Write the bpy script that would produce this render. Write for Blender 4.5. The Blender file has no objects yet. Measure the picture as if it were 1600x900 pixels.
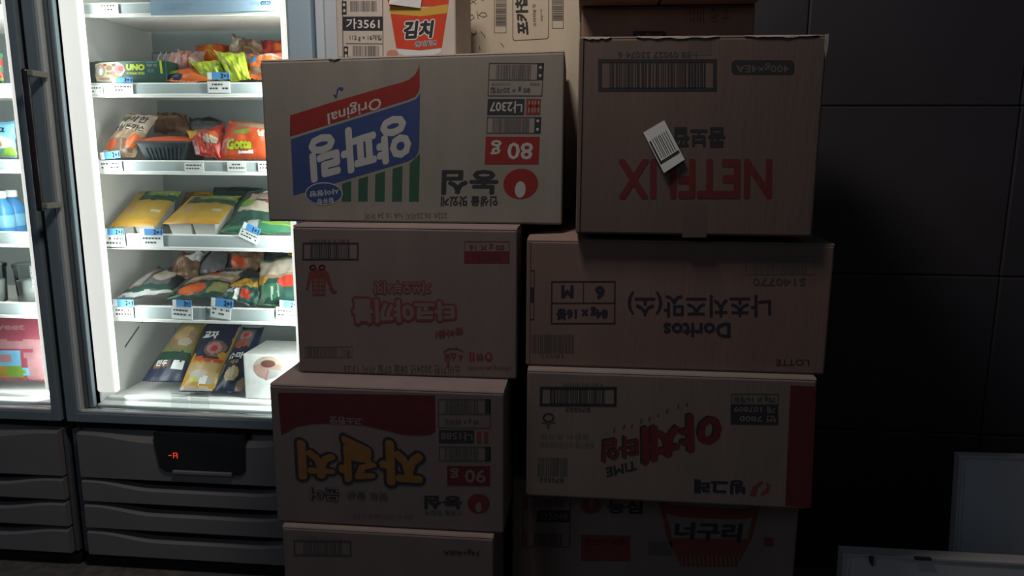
import bpy, bmesh, math, random
from math import sin, cos, pi, radians, atan2, sqrt
from mathutils import Vector, Matrix, noise

scene = bpy.context.scene
COL = scene.collection

# ------------------------------------------------------------------ camera, sky, lights, exposure
CAM_Z = 1.27
FPX, PITCH, YAW, ROLL = 1155.0, radians(10.46), radians(5.47), radians(0.27)
cam_f = Vector((-sin(YAW) * cos(PITCH), cos(YAW) * cos(PITCH), -sin(PITCH)))
_r = Vector((cos(YAW), sin(YAW), 0.0))
_u = _r.cross(cam_f)
cam_r = cos(ROLL) * _r + sin(ROLL) * _u
cam_u = -sin(ROLL) * _r + cos(ROLL) * _u
cd = bpy.data.cameras.new('camera')
cam = bpy.data.objects.new('camera', cd)
COL.objects.link(cam)
cd.sensor_width = 36.0
cd.lens = FPX / 1600.0 * 36.0
cd.clip_start = 0.02
cam.matrix_world = Matrix(((cam_r.x, cam_u.x, -cam_f.x, 0), (cam_r.y, cam_u.y, -cam_f.y, 0),
                           (cam_r.z, cam_u.z, -cam_f.z, CAM_Z), (0, 0, 0, 1)))
scene.camera = cam

world = bpy.data.worlds.new('night_sky')
scene.world = world
world.use_nodes = True
world.node_tree.nodes['Background'].inputs[0].default_value = (0.75, 0.84, 1.0, 1)
world.node_tree.nodes['Background'].inputs[1].default_value = 0.030


def area_light(name, loc, target, sx, sy, power, color):
    ld = bpy.data.lights.new(name, 'AREA')
    ld.shape = 'RECTANGLE'
    ld.size, ld.size_y, ld.energy, ld.color = sx, sy, power, color
    o = bpy.data.objects.new(name, ld)
    o.location = loc
    o.rotation_euler = (Vector(target) - Vector(loc)).to_track_quat('-Z', 'Y').to_euler()
    COL.objects.link(o)
    return o


# the awning lamp over the shop front, above and just in front of the stacks
area_light('awning_lamp', (-0.36, 1.18, 2.50), (-0.34, 1.38, 1.2), 0.30, 0.20, 11.4, (1.0, 0.90, 0.79))
area_light('street_glow', (-2.4, -1.2, 2.6), (-1.4, 1.9, 1.3), 1.2, 0.8, 6.0, (0.62, 0.80, 1.0))

scene.view_settings.view_transform = 'Standard'
scene.view_settings.look = 'None'
scene.view_settings.exposure = 0.0
scene.view_settings.gamma = 1.0
scene.view_settings.use_curve_mapping = False


# ------------------------------------------------------------------ helpers
def at(px, py, Y):
    """point of the photograph at world depth Y -> world position"""
    d = cam_r * ((px - 800) / FPX) - cam_u * ((py - 450) / FPX) + cam_f
    p = d * (Y / d.y)
    return Vector((p.x, p.y, p.z + CAM_Z))


def mat(name, col, rough=0.7, var=0.0, vscale=8.0, bump=0.0, bscale=200.0, metal=0.0, spec=0.3, emit=None, stretch=None):
    m = bpy.data.materials.new(name)
    m.use_nodes = True
    nt = m.node_tree
    b = nt.nodes['Principled BSDF']
    b.inputs['Base Color'].default_value = (*col, 1)
    b.inputs['Roughness'].default_value = rough
    b.inputs['Metallic'].default_value = metal
    b.inputs['Specular IOR Level'].default_value = spec
    if emit:
        b.inputs['Emission Color'].default_value = (*emit[0], 1)
        b.inputs['Emission Strength'].default_value = emit[1]
    if var or bump:
        tc = nt.nodes.new('ShaderNodeTexCoord')
        mp = nt.nodes.new('ShaderNodeMapping')
        nt.links.new(tc.outputs['Object'], mp.inputs[0])
        if stretch:
            mp.inputs['Scale'].default_value = stretch
    if var:
        n = nt.nodes.new('ShaderNodeTexNoise')
        n.inputs['Scale'].default_value = vscale
        n.inputs['Detail'].default_value = 5
        nt.links.new(mp.outputs[0], n.inputs[0])
        r = nt.nodes.new('ShaderNodeValToRGB')
        r.color_ramp.elements[0].position, r.color_ramp.elements[1].position = 0.3, 0.7
        r.color_ramp.elements[0].color = (*[c * (1 - var) for c in col], 1)
        r.color_ramp.elements[1].color = (*[min(1, c * (1 + var)) for c in col], 1)
        nt.links.new(n.outputs[0], r.inputs[0])
        nt.links.new(r.outputs[0], b.inputs['Base Color'])
    if bump:
        n2 = nt.nodes.new('ShaderNodeTexNoise')
        n2.inputs['Scale'].default_value = bscale
        n2.inputs['Detail'].default_value = 3
        nt.links.new(mp.outputs[0], n2.inputs[0])
        bp = nt.nodes.new('ShaderNodeBump')
        bp.inputs['Strength'].default_value = bump
        bp.inputs['Distance'].default_value = 0.002
        nt.links.new(n2.outputs[0], bp.inputs['Height'])
        nt.links.new(bp.outputs[0], b.inputs['Normal'])
    return m


def glass_mat(name, tint, gloss):
    m = bpy.data.materials.new(name)
    m.use_nodes = True
    nt = m.node_tree
    nt.nodes.clear()
    out = nt.nodes.new('ShaderNodeOutputMaterial')
    mix = nt.nodes.new('ShaderNodeMixShader')
    tr = nt.nodes.new('ShaderNodeBsdfTransparent')
    gl = nt.nodes.new('ShaderNodeBsdfGlossy')
    fr = nt.nodes.new('ShaderNodeFresnel')
    tr.inputs[0].default_value = (*tint, 1)
    gl.inputs['Roughness'].default_value = 0.05
    fr.inputs[0].default_value = gloss
    nt.links.new(fr.outputs[0], mix.inputs[0])
    nt.links.new(tr.outputs[0], mix.inputs[1])
    nt.links.new(gl.outputs[0], mix.inputs[2])
    nt.links.new(mix.outputs[0], out.inputs[0])
    return m


def kraft(name, col):
    return mat(name, col, 0.85, 0.07, 14, 0.25, 120, stretch=(1, 1, 0.12), spec=0.15)


class MB:
    def __init__(s):
        s.v, s.f, s.m, s.mats = [], [], [], []

    def mi(s, m):
        if m not in s.mats:
            s.mats.append(m)
        return s.mats.index(m)

    def add(s, vs, fs, m):
        b = len(s.v)
        k = s.mi(m)
        s.v += [Vector(x) for x in vs]
        s.f += [tuple(i + b for i in f) for f in fs]
        s.m += [k] * len(fs)

    def box(s, x0, x1, y0, y1, z0, z1, m):
        s.add([(x, y, z) for z in (z0, z1) for y in (y0, y1) for x in (x0, x1)],
              [(0, 2, 3, 1), (4, 5, 7, 6), (0, 1, 5, 4), (2, 6, 7, 3), (0, 4, 6, 2), (1, 3, 7, 5)], m)

    def rbox(s, x0, x1, y0, y1, z0, z1, m, r=0.004, seg=2, fn=None):
        bm = bmesh.new()
        bmesh.ops.create_cube(bm, size=1.0)
        for v in bm.verts:
            v.co = Vector(((x0 + x1) / 2 + v.co.x * (x1 - x0), (y0 + y1) / 2 + v.co.y * (y1 - y0), (z0 + z1) / 2 + v.co.z * (z1 - z0)))
        if fn:
            for v in bm.verts:
                v.co = fn(v.co.copy())
        bmesh.ops.bevel(bm, geom=bm.edges[:], offset=r, segments=seg, affect='EDGES', profile=0.5)
        bm.verts.index_update()
        s.add([v.co.copy() for v in bm.verts], [[v.index for v in f.verts] for f in bm.faces], m)
        bm.free()

    def tube(s, pts, r, m, n=8, cap=True):
        pts = [Vector(p) for p in pts]
        rr = r if isinstance(r, (list, tuple)) else [r] * len(pts)
        vs, fs = [], []
        for i, p in enumerate(pts):
            t = (pts[min(i + 1, len(pts) - 1)] - pts[max(i - 1, 0)]).normalized()
            a = t.cross(Vector((0, 1, 0)) if abs(t.y) < 0.9 else Vector((1, 0, 0))).normalized()
            b = t.cross(a)
            vs += [p + (a * cos(2 * pi * k / n) + b * sin(2 * pi * k / n)) * rr[i] for k in range(n)]
        for i in range(len(pts) - 1):
            for k in range(n):
                fs.append((i * n + k, i * n + (k + 1) % n, (i + 1) * n + (k + 1) % n, (i + 1) * n + k))
        if cap:
            fs.append(tuple(range(n))[::-1])
            fs.append(tuple((len(pts) - 1) * n + k for k in range(n)))
        s.add(vs, fs, m)

    def lathe(s, c, prof, m, n=24):
        vs, fs = [], []
        for r, z in prof:
            vs += [(c[0] + r * cos(2 * pi * k / n), c[1] + r * sin(2 * pi * k / n), c[2] + z) for k in range(n)]
        for i in range(len(prof) - 1):
            for k in range(n):
                fs.append((i * n + k, i * n + (k + 1) % n, (i + 1) * n + (k + 1) % n, (i + 1) * n + k))
        s.add(vs, fs, m)

    def build(s, name, parent=None, origin=(0, 0, 0), smooth=False, fixn=True):
        me = bpy.data.meshes.new(name)
        o0 = Vector(origin)
        me.from_pydata([v - o0 for v in s.v], [], s.f)
        for m in s.mats:
            me.materials.append(m)
        for i, p in enumerate(me.polygons):
            p.material_index = s.m[i]
            p.use_smooth = smooth
        me.update()
        ob = bpy.data.objects.new(name, me)
        COL.objects.link(ob)
        if parent:
            ob.parent = parent
        else:
            ob.location = o0
        return ob


def thing(name, label, cat, loc=(0, 0, 0), rz=0.0, group=None):
    o = bpy.data.objects.new(name, None)
    COL.objects.link(o)
    o.empty_display_size = 0.05
    o.location = loc
    o.rotation_euler = (0, 0, rz)
    tag(o, label, cat, group)
    return o


def tag(o, label, cat, group=None):
    o['label'], o['category'] = label, cat
    if group:
        o['group'] = group
    return o


_tc = {}


def text_mesh(body):
    if body not in _tc:
        c = bpy.data.curves.new('lettering', 'FONT')
        c.body = body
        c.resolution_u = 2
        c.fill_mode = 'FRONT'
        o = bpy.data.objects.new('lettering', c)
        COL.objects.link(o)
        bpy.context.view_layer.update()
        me = bpy.data.meshes.new_from_object(o.evaluated_get(bpy.context.evaluated_depsgraph_get()))
        vs = [(v.co.x, v.co.y) for v in me.vertices]
        fs = [tuple(p.vertices) for p in me.polygons]
        bpy.data.objects.remove(o)
        bpy.data.curves.remove(c)
        bpy.data.meshes.remove(me)
        x0, x1 = min(v[0] for v in vs), max(v[0] for v in vs)
        y0, y1 = min(v[1] for v in vs), max(v[1] for v in vs)
        _tc[body] = (vs, fs, x0, x1, y0, y1)
    return _tc[body]


def text_uv(body, bold=0.0, ring=0.0):
    """flat text as (u, v) points, the plain glyphs filling 0..1 by 0..1; bold and ring thicken it"""
    vs, fs, x0, x1, y0, y1 = text_mesh(body)
    x0 -= bold
    x1 += bold
    y0 -= bold
    y1 += bold
    offs = [(0, 0)]
    R = bold + ring
    if R > 0:
        n = 8 if ring == 0 else 12
        offs += [(R * cos(2 * pi * k / n), R * sin(2 * pi * k / n)) for k in range(n)]
        if ring > 0.05:
            offs += [(R * .5 * cos(2 * pi * k / 8), R * .5 * sin(2 * pi * k / 8)) for k in range(8)]
    V, F = [], []
    for dx, dy in offs:
        b = len(V)
        V += [((x + dx - x0) / (x1 - x0), (y + dy - y0) / (y1 - y0)) for x, y in vs]
        F += [tuple(i + b for i in f) for f in fs]
    return V, F


def homography(src, dst):
    A = []
    for (x, y), (u, v) in zip(src, dst):
        A.append([x, y, 1, 0, 0, 0, -u * x, -u * y, u])
        A.append([0, 0, 0, x, y, 1, -v * x, -v * y, v])
    n = 8
    for i in range(n):
        p = max(range(i, n), key=lambda r: abs(A[r][i]))
        A[i], A[p] = A[p], A[i]
        for r in range(n):
            if r != i:
                k = A[r][i] / A[i][i]
                A[r] = [a - k * b for a, b in zip(A[r], A[i])]
    h = [A[i][8] / A[i][i] for i in range(n)] + [1.0]

    def f(x, y):
        w = h[6] * x + h[7] * y + 1
        return ((h[0] * x + h[1] * y + h[2]) / w, (h[3] * x + h[4] * y + h[5]) / w)
    return f


# ------------------------------------------------------------------ materials
M = {}
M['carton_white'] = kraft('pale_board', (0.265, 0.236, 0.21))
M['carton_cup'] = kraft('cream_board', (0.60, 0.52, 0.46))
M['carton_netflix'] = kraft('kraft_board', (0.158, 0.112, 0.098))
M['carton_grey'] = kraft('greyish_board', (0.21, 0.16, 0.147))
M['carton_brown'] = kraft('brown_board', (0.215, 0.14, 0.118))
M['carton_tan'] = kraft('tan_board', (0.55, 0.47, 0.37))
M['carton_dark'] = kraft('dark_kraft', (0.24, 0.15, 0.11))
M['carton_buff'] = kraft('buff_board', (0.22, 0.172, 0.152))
M['torn'] = mat('torn_paper', (0.34, 0.29, 0.26), 0.9, 0.2, 90)
M['tape'] = mat('packing_tape', (0.14, 0.10, 0.088), 0.35, 0.05, 20, spec=0.5)
M['black'] = mat('black_ink', (0.035, 0.034, 0.04), 0.7)
M['navy'] = mat('navy_ink', (0.03, 0.029, 0.045), 0.7)
M['grey_ink'] = mat('grey_ink', (0.085, 0.075, 0.075), 0.7)
M['faint'] = mat('faint_ink', (0.14, 0.115, 0.105), 0.7)
M['red'] = mat('red_ink', (0.25, 0.024, 0.02), 0.7, 0.08, 60)
M['red_mid'] = mat('muted_red_ink', (0.155, 0.026, 0.026), 0.7, 0.08, 60)
M['red_dull'] = mat('dull_red_ink', (0.20, 0.05, 0.045), 0.7, 0.1, 60)
M['red_dark'] = mat('dark_red_ink', (0.12, 0.022, 0.028), 0.7, 0.08, 40)
M['blue'] = mat('blue_ink', (0.035, 0.062, 0.185), 0.7, 0.06, 40)
M['green'] = mat('green_ink', (0.032, 0.095, 0.06), 0.7, 0.06, 40)
M['orange'] = mat('orange_ink', (0.27, 0.13, 0.04), 0.7, 0.08, 40)
M['yellow'] = mat('yellow_ink', (0.62, 0.36, 0.06), 0.7)
M['pale'] = mat('white_ink', (0.42, 0.41, 0.40), 0.8)
M['paper'] = mat('white_label_paper', (0.70, 0.70, 0.69), 0.6)

# ------------------------------------------------------------------ structure
YW = 2.20
M['floor'] = mat('asphalt', (0.115, 0.105, 0.10), 0.9, 0.3, 30, 0.6, 180)
M['wall'] = mat('wall_core', (0.02, 0.02, 0.024), 0.7)
M['wall_panel'] = mat('dark_wall_panel', (0.06, 0.054, 0.064), 0.55, 0.12, 3, 0.12, 60, spec=0.35)
M['end'] = mat('pale_blue_metal', (0.58, 0.62, 0.68), 0.5, 0.03, 6)

mb = MB()
mb.box(-5, 4, -3, 4, -0.1, 0.0, M['floor'])
fl = mb.build('floor')
fl['kind'] = 'structure'

mb = MB()
mb.box(-0.55, 3.2, YW + 0.012, YW + 0.12, 0.0, 2.9, M['wall'])
wb = mb.build('wall_back', origin=(-0.55, YW, 0))
wb['kind'] = 'structure'
xs = [-0.548, 0.028, 0.604, 1.180, 1.756, 2.332, 2.9]
zs = [0.0, 0.455, 0.927, 1.399, 1.871, 2.343]
for i in range(len(xs) - 1):
    for j in range(len(zs) - 1):
        k = MB()
        px = (0.0 if i != 3 else -0.003) - 0.004 * (len(zs) - 2 - j)
        k.rbox(xs[i] + 0.001, xs[i + 1] - 0.001, YW + px, YW + 0.0125, zs[j] + 0.001, zs[j + 1] - 0.001, M['wall_panel'], 0.0045, 2)
        k.build('panel', wb, (-0.55, YW, 0))

mb = MB()
mb.rbox(-0.680, -0.604, 1.955, 2.34, 0.0, 2.6, M['end'], 0.003, 1)
we = mb.build('wall_left', origin=(-0.64, 2.0, 0))
we['kind'] = 'structure'
k = MB()
k.rbox(-0.702, -0.6805, 1.948, 2.0, 0.0, 2.6, mat('pale_trim', (0.62, 0.70, 0.76), 0.45), 0.003, 1)
t = k.build('corner_trim', we, (-0.64, 2.0, 0))

# ------------------------------------------------------------------ glass door coolers
YF = 1.95
M['door'] = mat('blue_grey_door_frame', (0.21, 0.27, 0.31), 0.5, 0.04, 6)
M['pillar'] = mat('pale_blue_stile', (0.42, 0.55, 0.66), 0.5, 0.03, 6)
M['silver'] = mat('brushed_silver_trim', (0.60, 0.64, 0.65), 0.4, spec=0.5)
M['gasket'] = mat('door_gasket', (0.12, 0.15, 0.17), 0.7)
M['liner'] = mat('white_cooler_liner', (0.66, 0.665, 0.65), 0.5, 0.03, 5)
M['liner_floor'] = mat('white_cooler_floor', (0.80, 0.82, 0.81), 0.45)
M['back_panel'] = mat('grey_cooler_back_panel', (0.30, 0.34, 0.345), 0.5, 0.05, 5)
M['case'] = mat('cooler_case', (0.10, 0.11, 0.125), 0.6)
M['grille'] = mat('grey_grille_plastic', (0.21, 0.20, 0.205), 0.55, 0.05, 9, 0.08, 300)
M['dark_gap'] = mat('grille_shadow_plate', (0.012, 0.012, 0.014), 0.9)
M['shelf'] = mat('white_wire_shelf', (0.92, 0.90, 0.86), 0.5)
M['rail'] = mat('price_rail_plastic', (0.72, 0.73, 0.72), 0.4)
M['rail_strip'] = mat('price_rail_channel', (0.42, 0.48, 0.49), 0.35)
M['lamp'] = mat('led_strip_lens', (0.9, 0.9, 0.88), 0.5, emit=((1.0, 0.925, 0.87), 0.77))
M['glass'] = glass_mat('door_glass', (0.93, 0.965, 0.955), 1.12)
M['clear_card'] = glass_mat('clear_sticker', (0.86, 0.87, 0.87), 1.1)
M['card_ink'] = glass_mat('thin_grey_print', (0.66, 0.66, 0.66), 1.05)
M['display'] = mat('black_display_plastic', (0.022, 0.025, 0.03), 0.35)
M['digit'] = mat('red_led_digit', (0.3, 0.02, 0.01), 0.5, emit=((1.0, 0.07, 0.02), 0.85))
M['handle'] = mat('black_handle', (0.02, 0.017, 0.02), 0.25, spec=0.6)
M['mount'] = mat('handle_bracket', (0.28, 0.28, 0.25), 0.4)
M['tag_blue'] = mat('blue_price_tag', (0.09, 0.30, 0.66), 0.5)
M['tag_white'] = mat('white_price_tag', (0.74, 0.77, 0.77), 0.5)
M['sign'] = mat('pale_blue_shelf_sign', (0.27, 0.38, 0.50), 0.45)

SHELF_Z = [1.678, 1.459, 1.240, 1.024, 0.805]      # tops of the price rails
RAIL_H = [0.040, 0.041, 0.041, 0.047, 0.049]


def smooth(t):
    t = max(0.0, min(1.0, t))
    return t * t * (3 - 2 * t)


def louver(x0, x1, zt, zb, dip, facet, par, o, name, skip=None):
    k = MB()
    n = 30
    sec = []
    for i in range(n + 1):
        x = x0 + (x1 - x0) * i / n
        d = dip * smooth((min(x - x0, x1 - x) - 0.03) / 0.19)
        if facet:
            ps = [(0.034, zt), (0.004, zt - d - 0.004), (0.0, zt - d - 0.008), (0.0, zb + 0.004), (0.004, zb), (0.034, zb)]
        else:
            ps = [(0.034, zt - d), (0.006, zt - d), (0.0, zt - d - 0.006), (0.0, zb + 0.004), (0.004, zb), (0.034, zb)]
        sec.append([(x, YF + a, z) for a, z in ps])
    vs = [p for s in sec for p in s]
    fs = []
    for i in range(n):
        for j in range(6):
            fs.append((i * 6 + j, i * 6 + (j + 1) % 6, (i + 1) * 6 + (j + 1) % 6, (i + 1) * 6 + j))
    fs += [tuple(range(6)), tuple(n * 6 + j for j in range(6))[::-1]]
    k.add(vs, fs, M['grille'])
    return k.build(name, par, o)


def price_tag(par, o, cx, zc, w, h, kind, text=None, rot=0.0, y=2.073, lines=2):
    """a card clipped on the rail: kind 'blue' or 'white'"""
    k = MB()
    def pt(a, b, dy=0.0):
        return (cx + a * cos(rot) - b * sin(rot), y - dy, zc + a * sin(rot) + b * cos(rot))
    def rect(a0, a1, b0, b1, dy, m):
        k.add([pt(a0, b0, dy), pt(a1, b0, dy), pt(a1, b1, dy), pt(a0, b1, dy)], [(0, 1, 2, 3)], m)
    m = M['tag_blue'] if kind == 'blue' else M['tag_white']
    q = [pt(-w / 2, -h / 2), pt(w / 2, -h / 2), pt(w / 2, h / 2), pt(-w / 2, h / 2)]
    q2 = [(a, b + 0.0015, c) for a, b, c in q]
    k.add(q + q2, [(0, 1, 2, 3), (7, 6, 5, 4), (0, 4, 5, 1), (1, 5, 6, 2), (2, 6, 7, 3), (3, 7, 4, 0)], m)
    if kind == 'blue':
        rect(-w / 2, -w * 0.30, -h / 2, h / 2, 0.0004, M['tag_white'])
    if text:
        V, F = text_uv(text, 0.03)
        k.add([pt(w * (0.10 + 0.36 * u), h * (-0.36 + 0.72 * v), 0.0007) for u, v in V], F, M['paper'] if kind == 'blue' else M['grey_ink'])
    if kind == 'white':
        rnd = random.Random(int(cx * 1000) + int(zc * 1000))
        for r in range(lines):
            a = -w * 0.40
            b = h * (0.22 - 0.34 * r)
            while a < w * 0.38:
                l = rnd.uniform(0.004, 0.009)
                if rnd.random() < 0.75:
                    rect(a, min(a + l, w * .42), b - h * 0.07, b + h * 0.07, 0.0005, M['grey_ink'])
                a += l + 0.0025
    k.build('price_tag', par, o)


def cooler(X0, X1, label, in_l, in_r, door_l, door_r, stile_mat_r, right_one):
    root = thing('glass_door_cooler', label, 'cooler', ((X0 + X1) / 2, YF, 0.0))
    O = root.location.copy()
    ZT = 1.98
    k = MB()
    k.box(X0, X0 + 0.012, 1.995, 2.53, 0.04, ZT, M['case'])
    k.box(X1 - 0.012, X1, 1.995, 2.53, 0.04, ZT, M['case'])
    k.box(X0, X1, 2.515, 2.53, 0.04, ZT, M['case'])
    k.box(X0, X1, 1.995, 2.53, 1.95, ZT, M['case'])
    k.box(X0, X1, 2.0, 2.53, 0.03, 0.46, M['case'])
    k.box(X0 + 0.012, in_l, 1.995, 2.02, 0.46, 1.95, M['gasket'])
    k.box(in_r, X1 - 0.012, 1.995, 2.02, 0.46, 1.95, M['gasket'])
    k.build('case', root, O)
    k = MB()
    k.box(in_l - 0.02, in_l, 2.003, 2.47, 0.46, 1.95, M['liner'])
    k.box(in_r, in_r + 0.02, 2.003, 2.47, 0.46, 1.95, M['liner'])
    k.box(in_l - 0.02, in_r + 0.02, 2.003, 2.475, 1.925, 1.945, M['liner'])
    k.build('liner', root, O)
    k = MB()
    k.box(in_l - 0.02, in_r + 0.02, 2.455, 2.475, 0.46, 1.95, M['back_panel'])
    k.build('back_panel', root, O)
    k = MB()
    k.rbox(in_l, in_r, 2.0, 2.456, 0.475, 0.515, M['liner_floor'], 0.004)
    k.rbox(in_l + 0.01, in_r - 0.01, 2.035, 2.06, 0.512, 0.527, M['liner_floor'], 0.005)
    k.build('bottom_deck', root, O)
    if right_one:
        k = MB()
        for a, b in ((2.16, 2.245), (2.262, 2.315)):
            k.add([(in_l + 0.0006, y, z + 0.645) for y, z in ((a, 0.085 * (a - 2.16) / 0.15), (b, 0.085 * (b - 2.16) / 0.15),
                   (b, 0.085 * (b - 2.16) / 0.15 + 0.008), (a, 0.085 * (a - 2.16) / 0.15 + 0.008))], [(0, 1, 2, 3)], M['gasket'])
        k.build('side_slot', root, O)
    # door: frame > trim, gasket, glass pane, handle
    zb, zt = 0.474, 1.955
    k = MB()
    k.rbox(X0 + 0.001, door_l, YF, 1.99, zb, zt, M['door'], 0.004)
    k.rbox(door_r, X1 - (0.012 if right_one else 0.001), YF, 1.99, zb, zt, stile_mat_r, 0.004)
    k.rbox(door_l - 0.005, door_r + 0.005, YF + 0.001, 1.99, zb, 0.503, M['door'], 0.003)
    k.rbox(door_l - 0.005, door_r + 0.005, YF + 0.001, 1.99, 1.90, zt, M['door'], 0.003)
    door = k.build('door_frame', root, O)
    k = MB()
    k.rbox(door_l, door_l + 0.012, YF + 0.002, 1.975, 0.508, 1.90, M['silver'], 0.002, 1)
    k.rbox(door_l, door_r, YF + 0.004, 1.975, 0.503, 0.5105, M['silver'], 0.002, 1)
    k.build('silver_trim', door, O)
    for gx, gw, gy, gm in ((door_l + 0.013, 0.009, 1.968, 'gasket'), (door_l + 0.023, 0.011, 1.974, 'door'), (door_r - 0.010, 0.009, 1.968, 'liner_floor' if right_one else 'gasket')):
        k = MB()
        k.rbox(gx, gx + gw, gy, 1.994, 0.512, 1.90, M[gm], 0.002, 1)
        k.build('gasket', door, O)
    k = MB()
    k.box(door_l + 0.012, door_r, 1.976, 1.980, 0.511, 1.90, M['glass'])
    k.build('glass_pane', door, O)
    if right_one:
        for gx0_, gx1_ in ((268, 294), (297, 326)):
            k = MB()
            a_, b_ = at(gx0_, 637, 1.9752), at(gx1_, 612, 1.9752)
            k.add([(a_.x, 1.9752, a_.z), (b_.x, 1.9752, a_.z), (b_.x, 1.9752, b_.z), (a_.x, 1.9752, b_.z)], [(0, 1, 2, 3)], M['clear_card'])
            for q_ in range(3):
                zz_ = b_.z - 0.006 - 0.008 * q_
                k.add([(a_.x + 0.004, 1.9748, zz_), (b_.x - 0.004, 1.9748, zz_), (b_.x - 0.004, 1.9748, zz_ - 0.003), (a_.x + 0.004, 1.9748, zz_ - 0.003)], [(0, 1, 2, 3)], M['card_ink'])
            k.build('price_sticker', door, O)
        yh = 1.895
        k = MB()
        xh = -1.478
        z1, z0 = at(30, 107, yh).z, at(64, 330, yh).z
        k.rbox(xh - 0.009, xh + 0.007, yh - 0.009, yh + 0.008, z0, z1, M['handle'], 0.006, 3)
        k.build('handle', door, O)
        for zz in (z1 - 0.012, z0 + 0.014):
            k = MB()
            k.rbox(xh + 0.004, xh + 0.022, yh - 0.004, YF + 0.003, zz - 0.008, zz + 0.008, M['mount'], 0.003)
            k.build('handle_bracket', door, O)
    # light strips at both front corners of the cabinet
    for x0, x1 in ((in_l + 0.002, in_l + 0.064), (in_r - 0.05, in_r - 0.002)):
        k = MB()
        k.rbox(x0, x1, 2.004, 2.03, 0.55, 1.90, M['lamp'], 0.008, 3)
        k.build('light_strip', root, O)
    mid = (in_l + in_r) / 2
    area_light('cooler_lamp', (in_l + 0.070, 2.028, 1.22), (in_l + 0.070 + 0.9, 2.028 + 0.55, 1.22), 0.03, 1.36, 2.4, (0.97, 1.0, 0.97))
    area_light('cooler_lamp', (in_r - 0.056, 2.028, 1.22), (in_r - 0.056 - 0.9, 2.028 + 0.55, 1.22), 0.03, 1.36, 5.2, (0.97, 1.0, 0.97))
    # shelves
    shelves = []
    for z, h in zip(SHELF_Z, RAIL_H):
        zd = z - 0.014
        k = MB()
        k.rbox(in_l + 0.004, in_r - 0.004, 2.088, 2.43, zd - 0.008, zd, M['shelf'], 0.002, 1)
        sh = k.build('shelf', root, O)
        k = MB()
        n = 74
        for i in range(n):
            x = in_l + 0.012 + (in_r - in_l - 0.024) * i / (n - 1)
            k.box(x - 0.0016, x + 0.0016, 2.09, 2.43, zd - 0.0115, zd - 0.0078, M['shelf'])
        wr = k.build('wire_rib', sh, O)
        wr['kind'] = 'stuff'
        k = MB()
        k.rbox(in_l + 0.008, in_r - 0.006, 2.078, 2.090, z - h, z, M['rail'], 0.003)
        k.rbox(in_l + 0.008, in_r - 0.006, 2.072, 2.088, z - h, z - h + 0.010, M['rail'], 0.003)
        k.box(in_l + 0.012, in_r - 0.01, 2.0765, 2.0785, z - h + 0.0095, z - 0.004, M['rail_strip'])
        k.build('price_rail', sh, O)
        shelves.append(sh)
    # front grille
    gx0, gx1 = X0 + 0.028, X1 - 0.03
    if not right_one:
        gx1 = -1.548
    k = MB()
    k.box(X0 + 0.004, X1 - 0.004, 1.984, 2.0, 0.03, 0.47, M['dark_gap'])
    k.box(X0 + 0.004, X1 - 0.004, 1.97, 2.0, 0.0, 0.03, M['dark_gap'])
    k.build('kick_plate', root, O)
    k = MB()
    k.rbox(X0 + 0.001, gx0 - 0.002, 1.968, 1.998, 0.045, 0.447, M['case'], 0.003)
    k.build('grille_post', root, O)
    k = MB()
    k.rbox(gx1 + 0.002, X1 - 0.001, 1.968, 1.998, 0.045, 0.447, M['case'], 0.003)
    k.build('grille_post', root, O)
    louver(gx0, gx1, 0.444, 0.298, 0.018, True, root, O, 'grille_panel')
    louver(gx0, gx1, 0.291, 0.221, 0.021, False, root, O, 'louver')
    louver(gx0, gx1, 0.211, 0.134, 0.021, False, root, O, 'louver')
    louver(gx0, gx1, 0.124, 0.045, 0.021, False, root, O, 'louver')
    if right_one:
        k = MB()
        ax, bx, z1, z0 = -1.242, -0.965, 0.453, 0.333
        fr = [(ax - 0.002, z1), (ax + 0.001, z1 - 0.04), (ax + 0.012, z0 + 0.014), (ax + 0.028, z0), (bx - 0.022, z0), (bx - 0.004, z0 + 0.012), (bx, z1 - 0.04), (bx + 0.002, z1)]
        n = len(fr)
        k.add([(x, YF - 0.006 if z < z1 - 0.03 else YF - 0.002, z) for x, z in fr] + [(x, YF + 0.03, z) for x, z in fr],
              [tuple(range(n))[::-1]] + [(i, (i + 1) % n, n + (i + 1) % n, n + i) for i in range(n)], M['display'])
        dsp = k.build('display_panel', root, O)
        k = MB()
        k.rbox(ax + 0.052, bx - 0.042, YF - 0.012, YF + 0.004, z0 - 0.004, z0 + 0.008, M['grille'], 0.003)
        k.build('display_tab', dsp, O)
        k = MB()
        c = at(274, 712, YF - 0.007)
        y = YF - 0.0075
        def seg(x0, x1, a, b):
            k.add([(c.x + x0, y, c.z + a), (c.x + x1, y, c.z + a), (c.x + x1, y, c.z + b), (c.x + x0, y, c.z + b)], [(0, 1, 2, 3)], M['digit'])
        for x0, x1, a, b in ((-0.021, -0.012, -0.001, 0.001), (-0.005, 0.005, 0.0072, 0.0092), (-0.005, 0.005, -0.001, 0.001),
                             (-0.0068, -0.0046, 0.0005, 0.0085), (0.0046, 0.0068, 0.0005, 0.0085), (-0.0068, -0.0046, -0.0085, -0.0005), (0.0046, 0.0068, -0.0085, -0.0005)):
            seg(x0, x1, a, b)
        k.build('led_digits', dsp, O)
    return root, O, shelves


cr, crO, shR = cooler(-1.515, -0.702, 'lit glass-door cooler behind the stacked cartons, with grey louvred grille and red digital display', -1.450, -0.770,
                      -1.478, -0.777, M['pillar'], True)
cl, clO, shL = cooler(-2.350, -1.532, 'second lit glass-door cooler at the left picture edge, with a pink bag of sweets inside', -2.285, -1.566,
                      -2.312, -1.560, M['door'], False)

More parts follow.
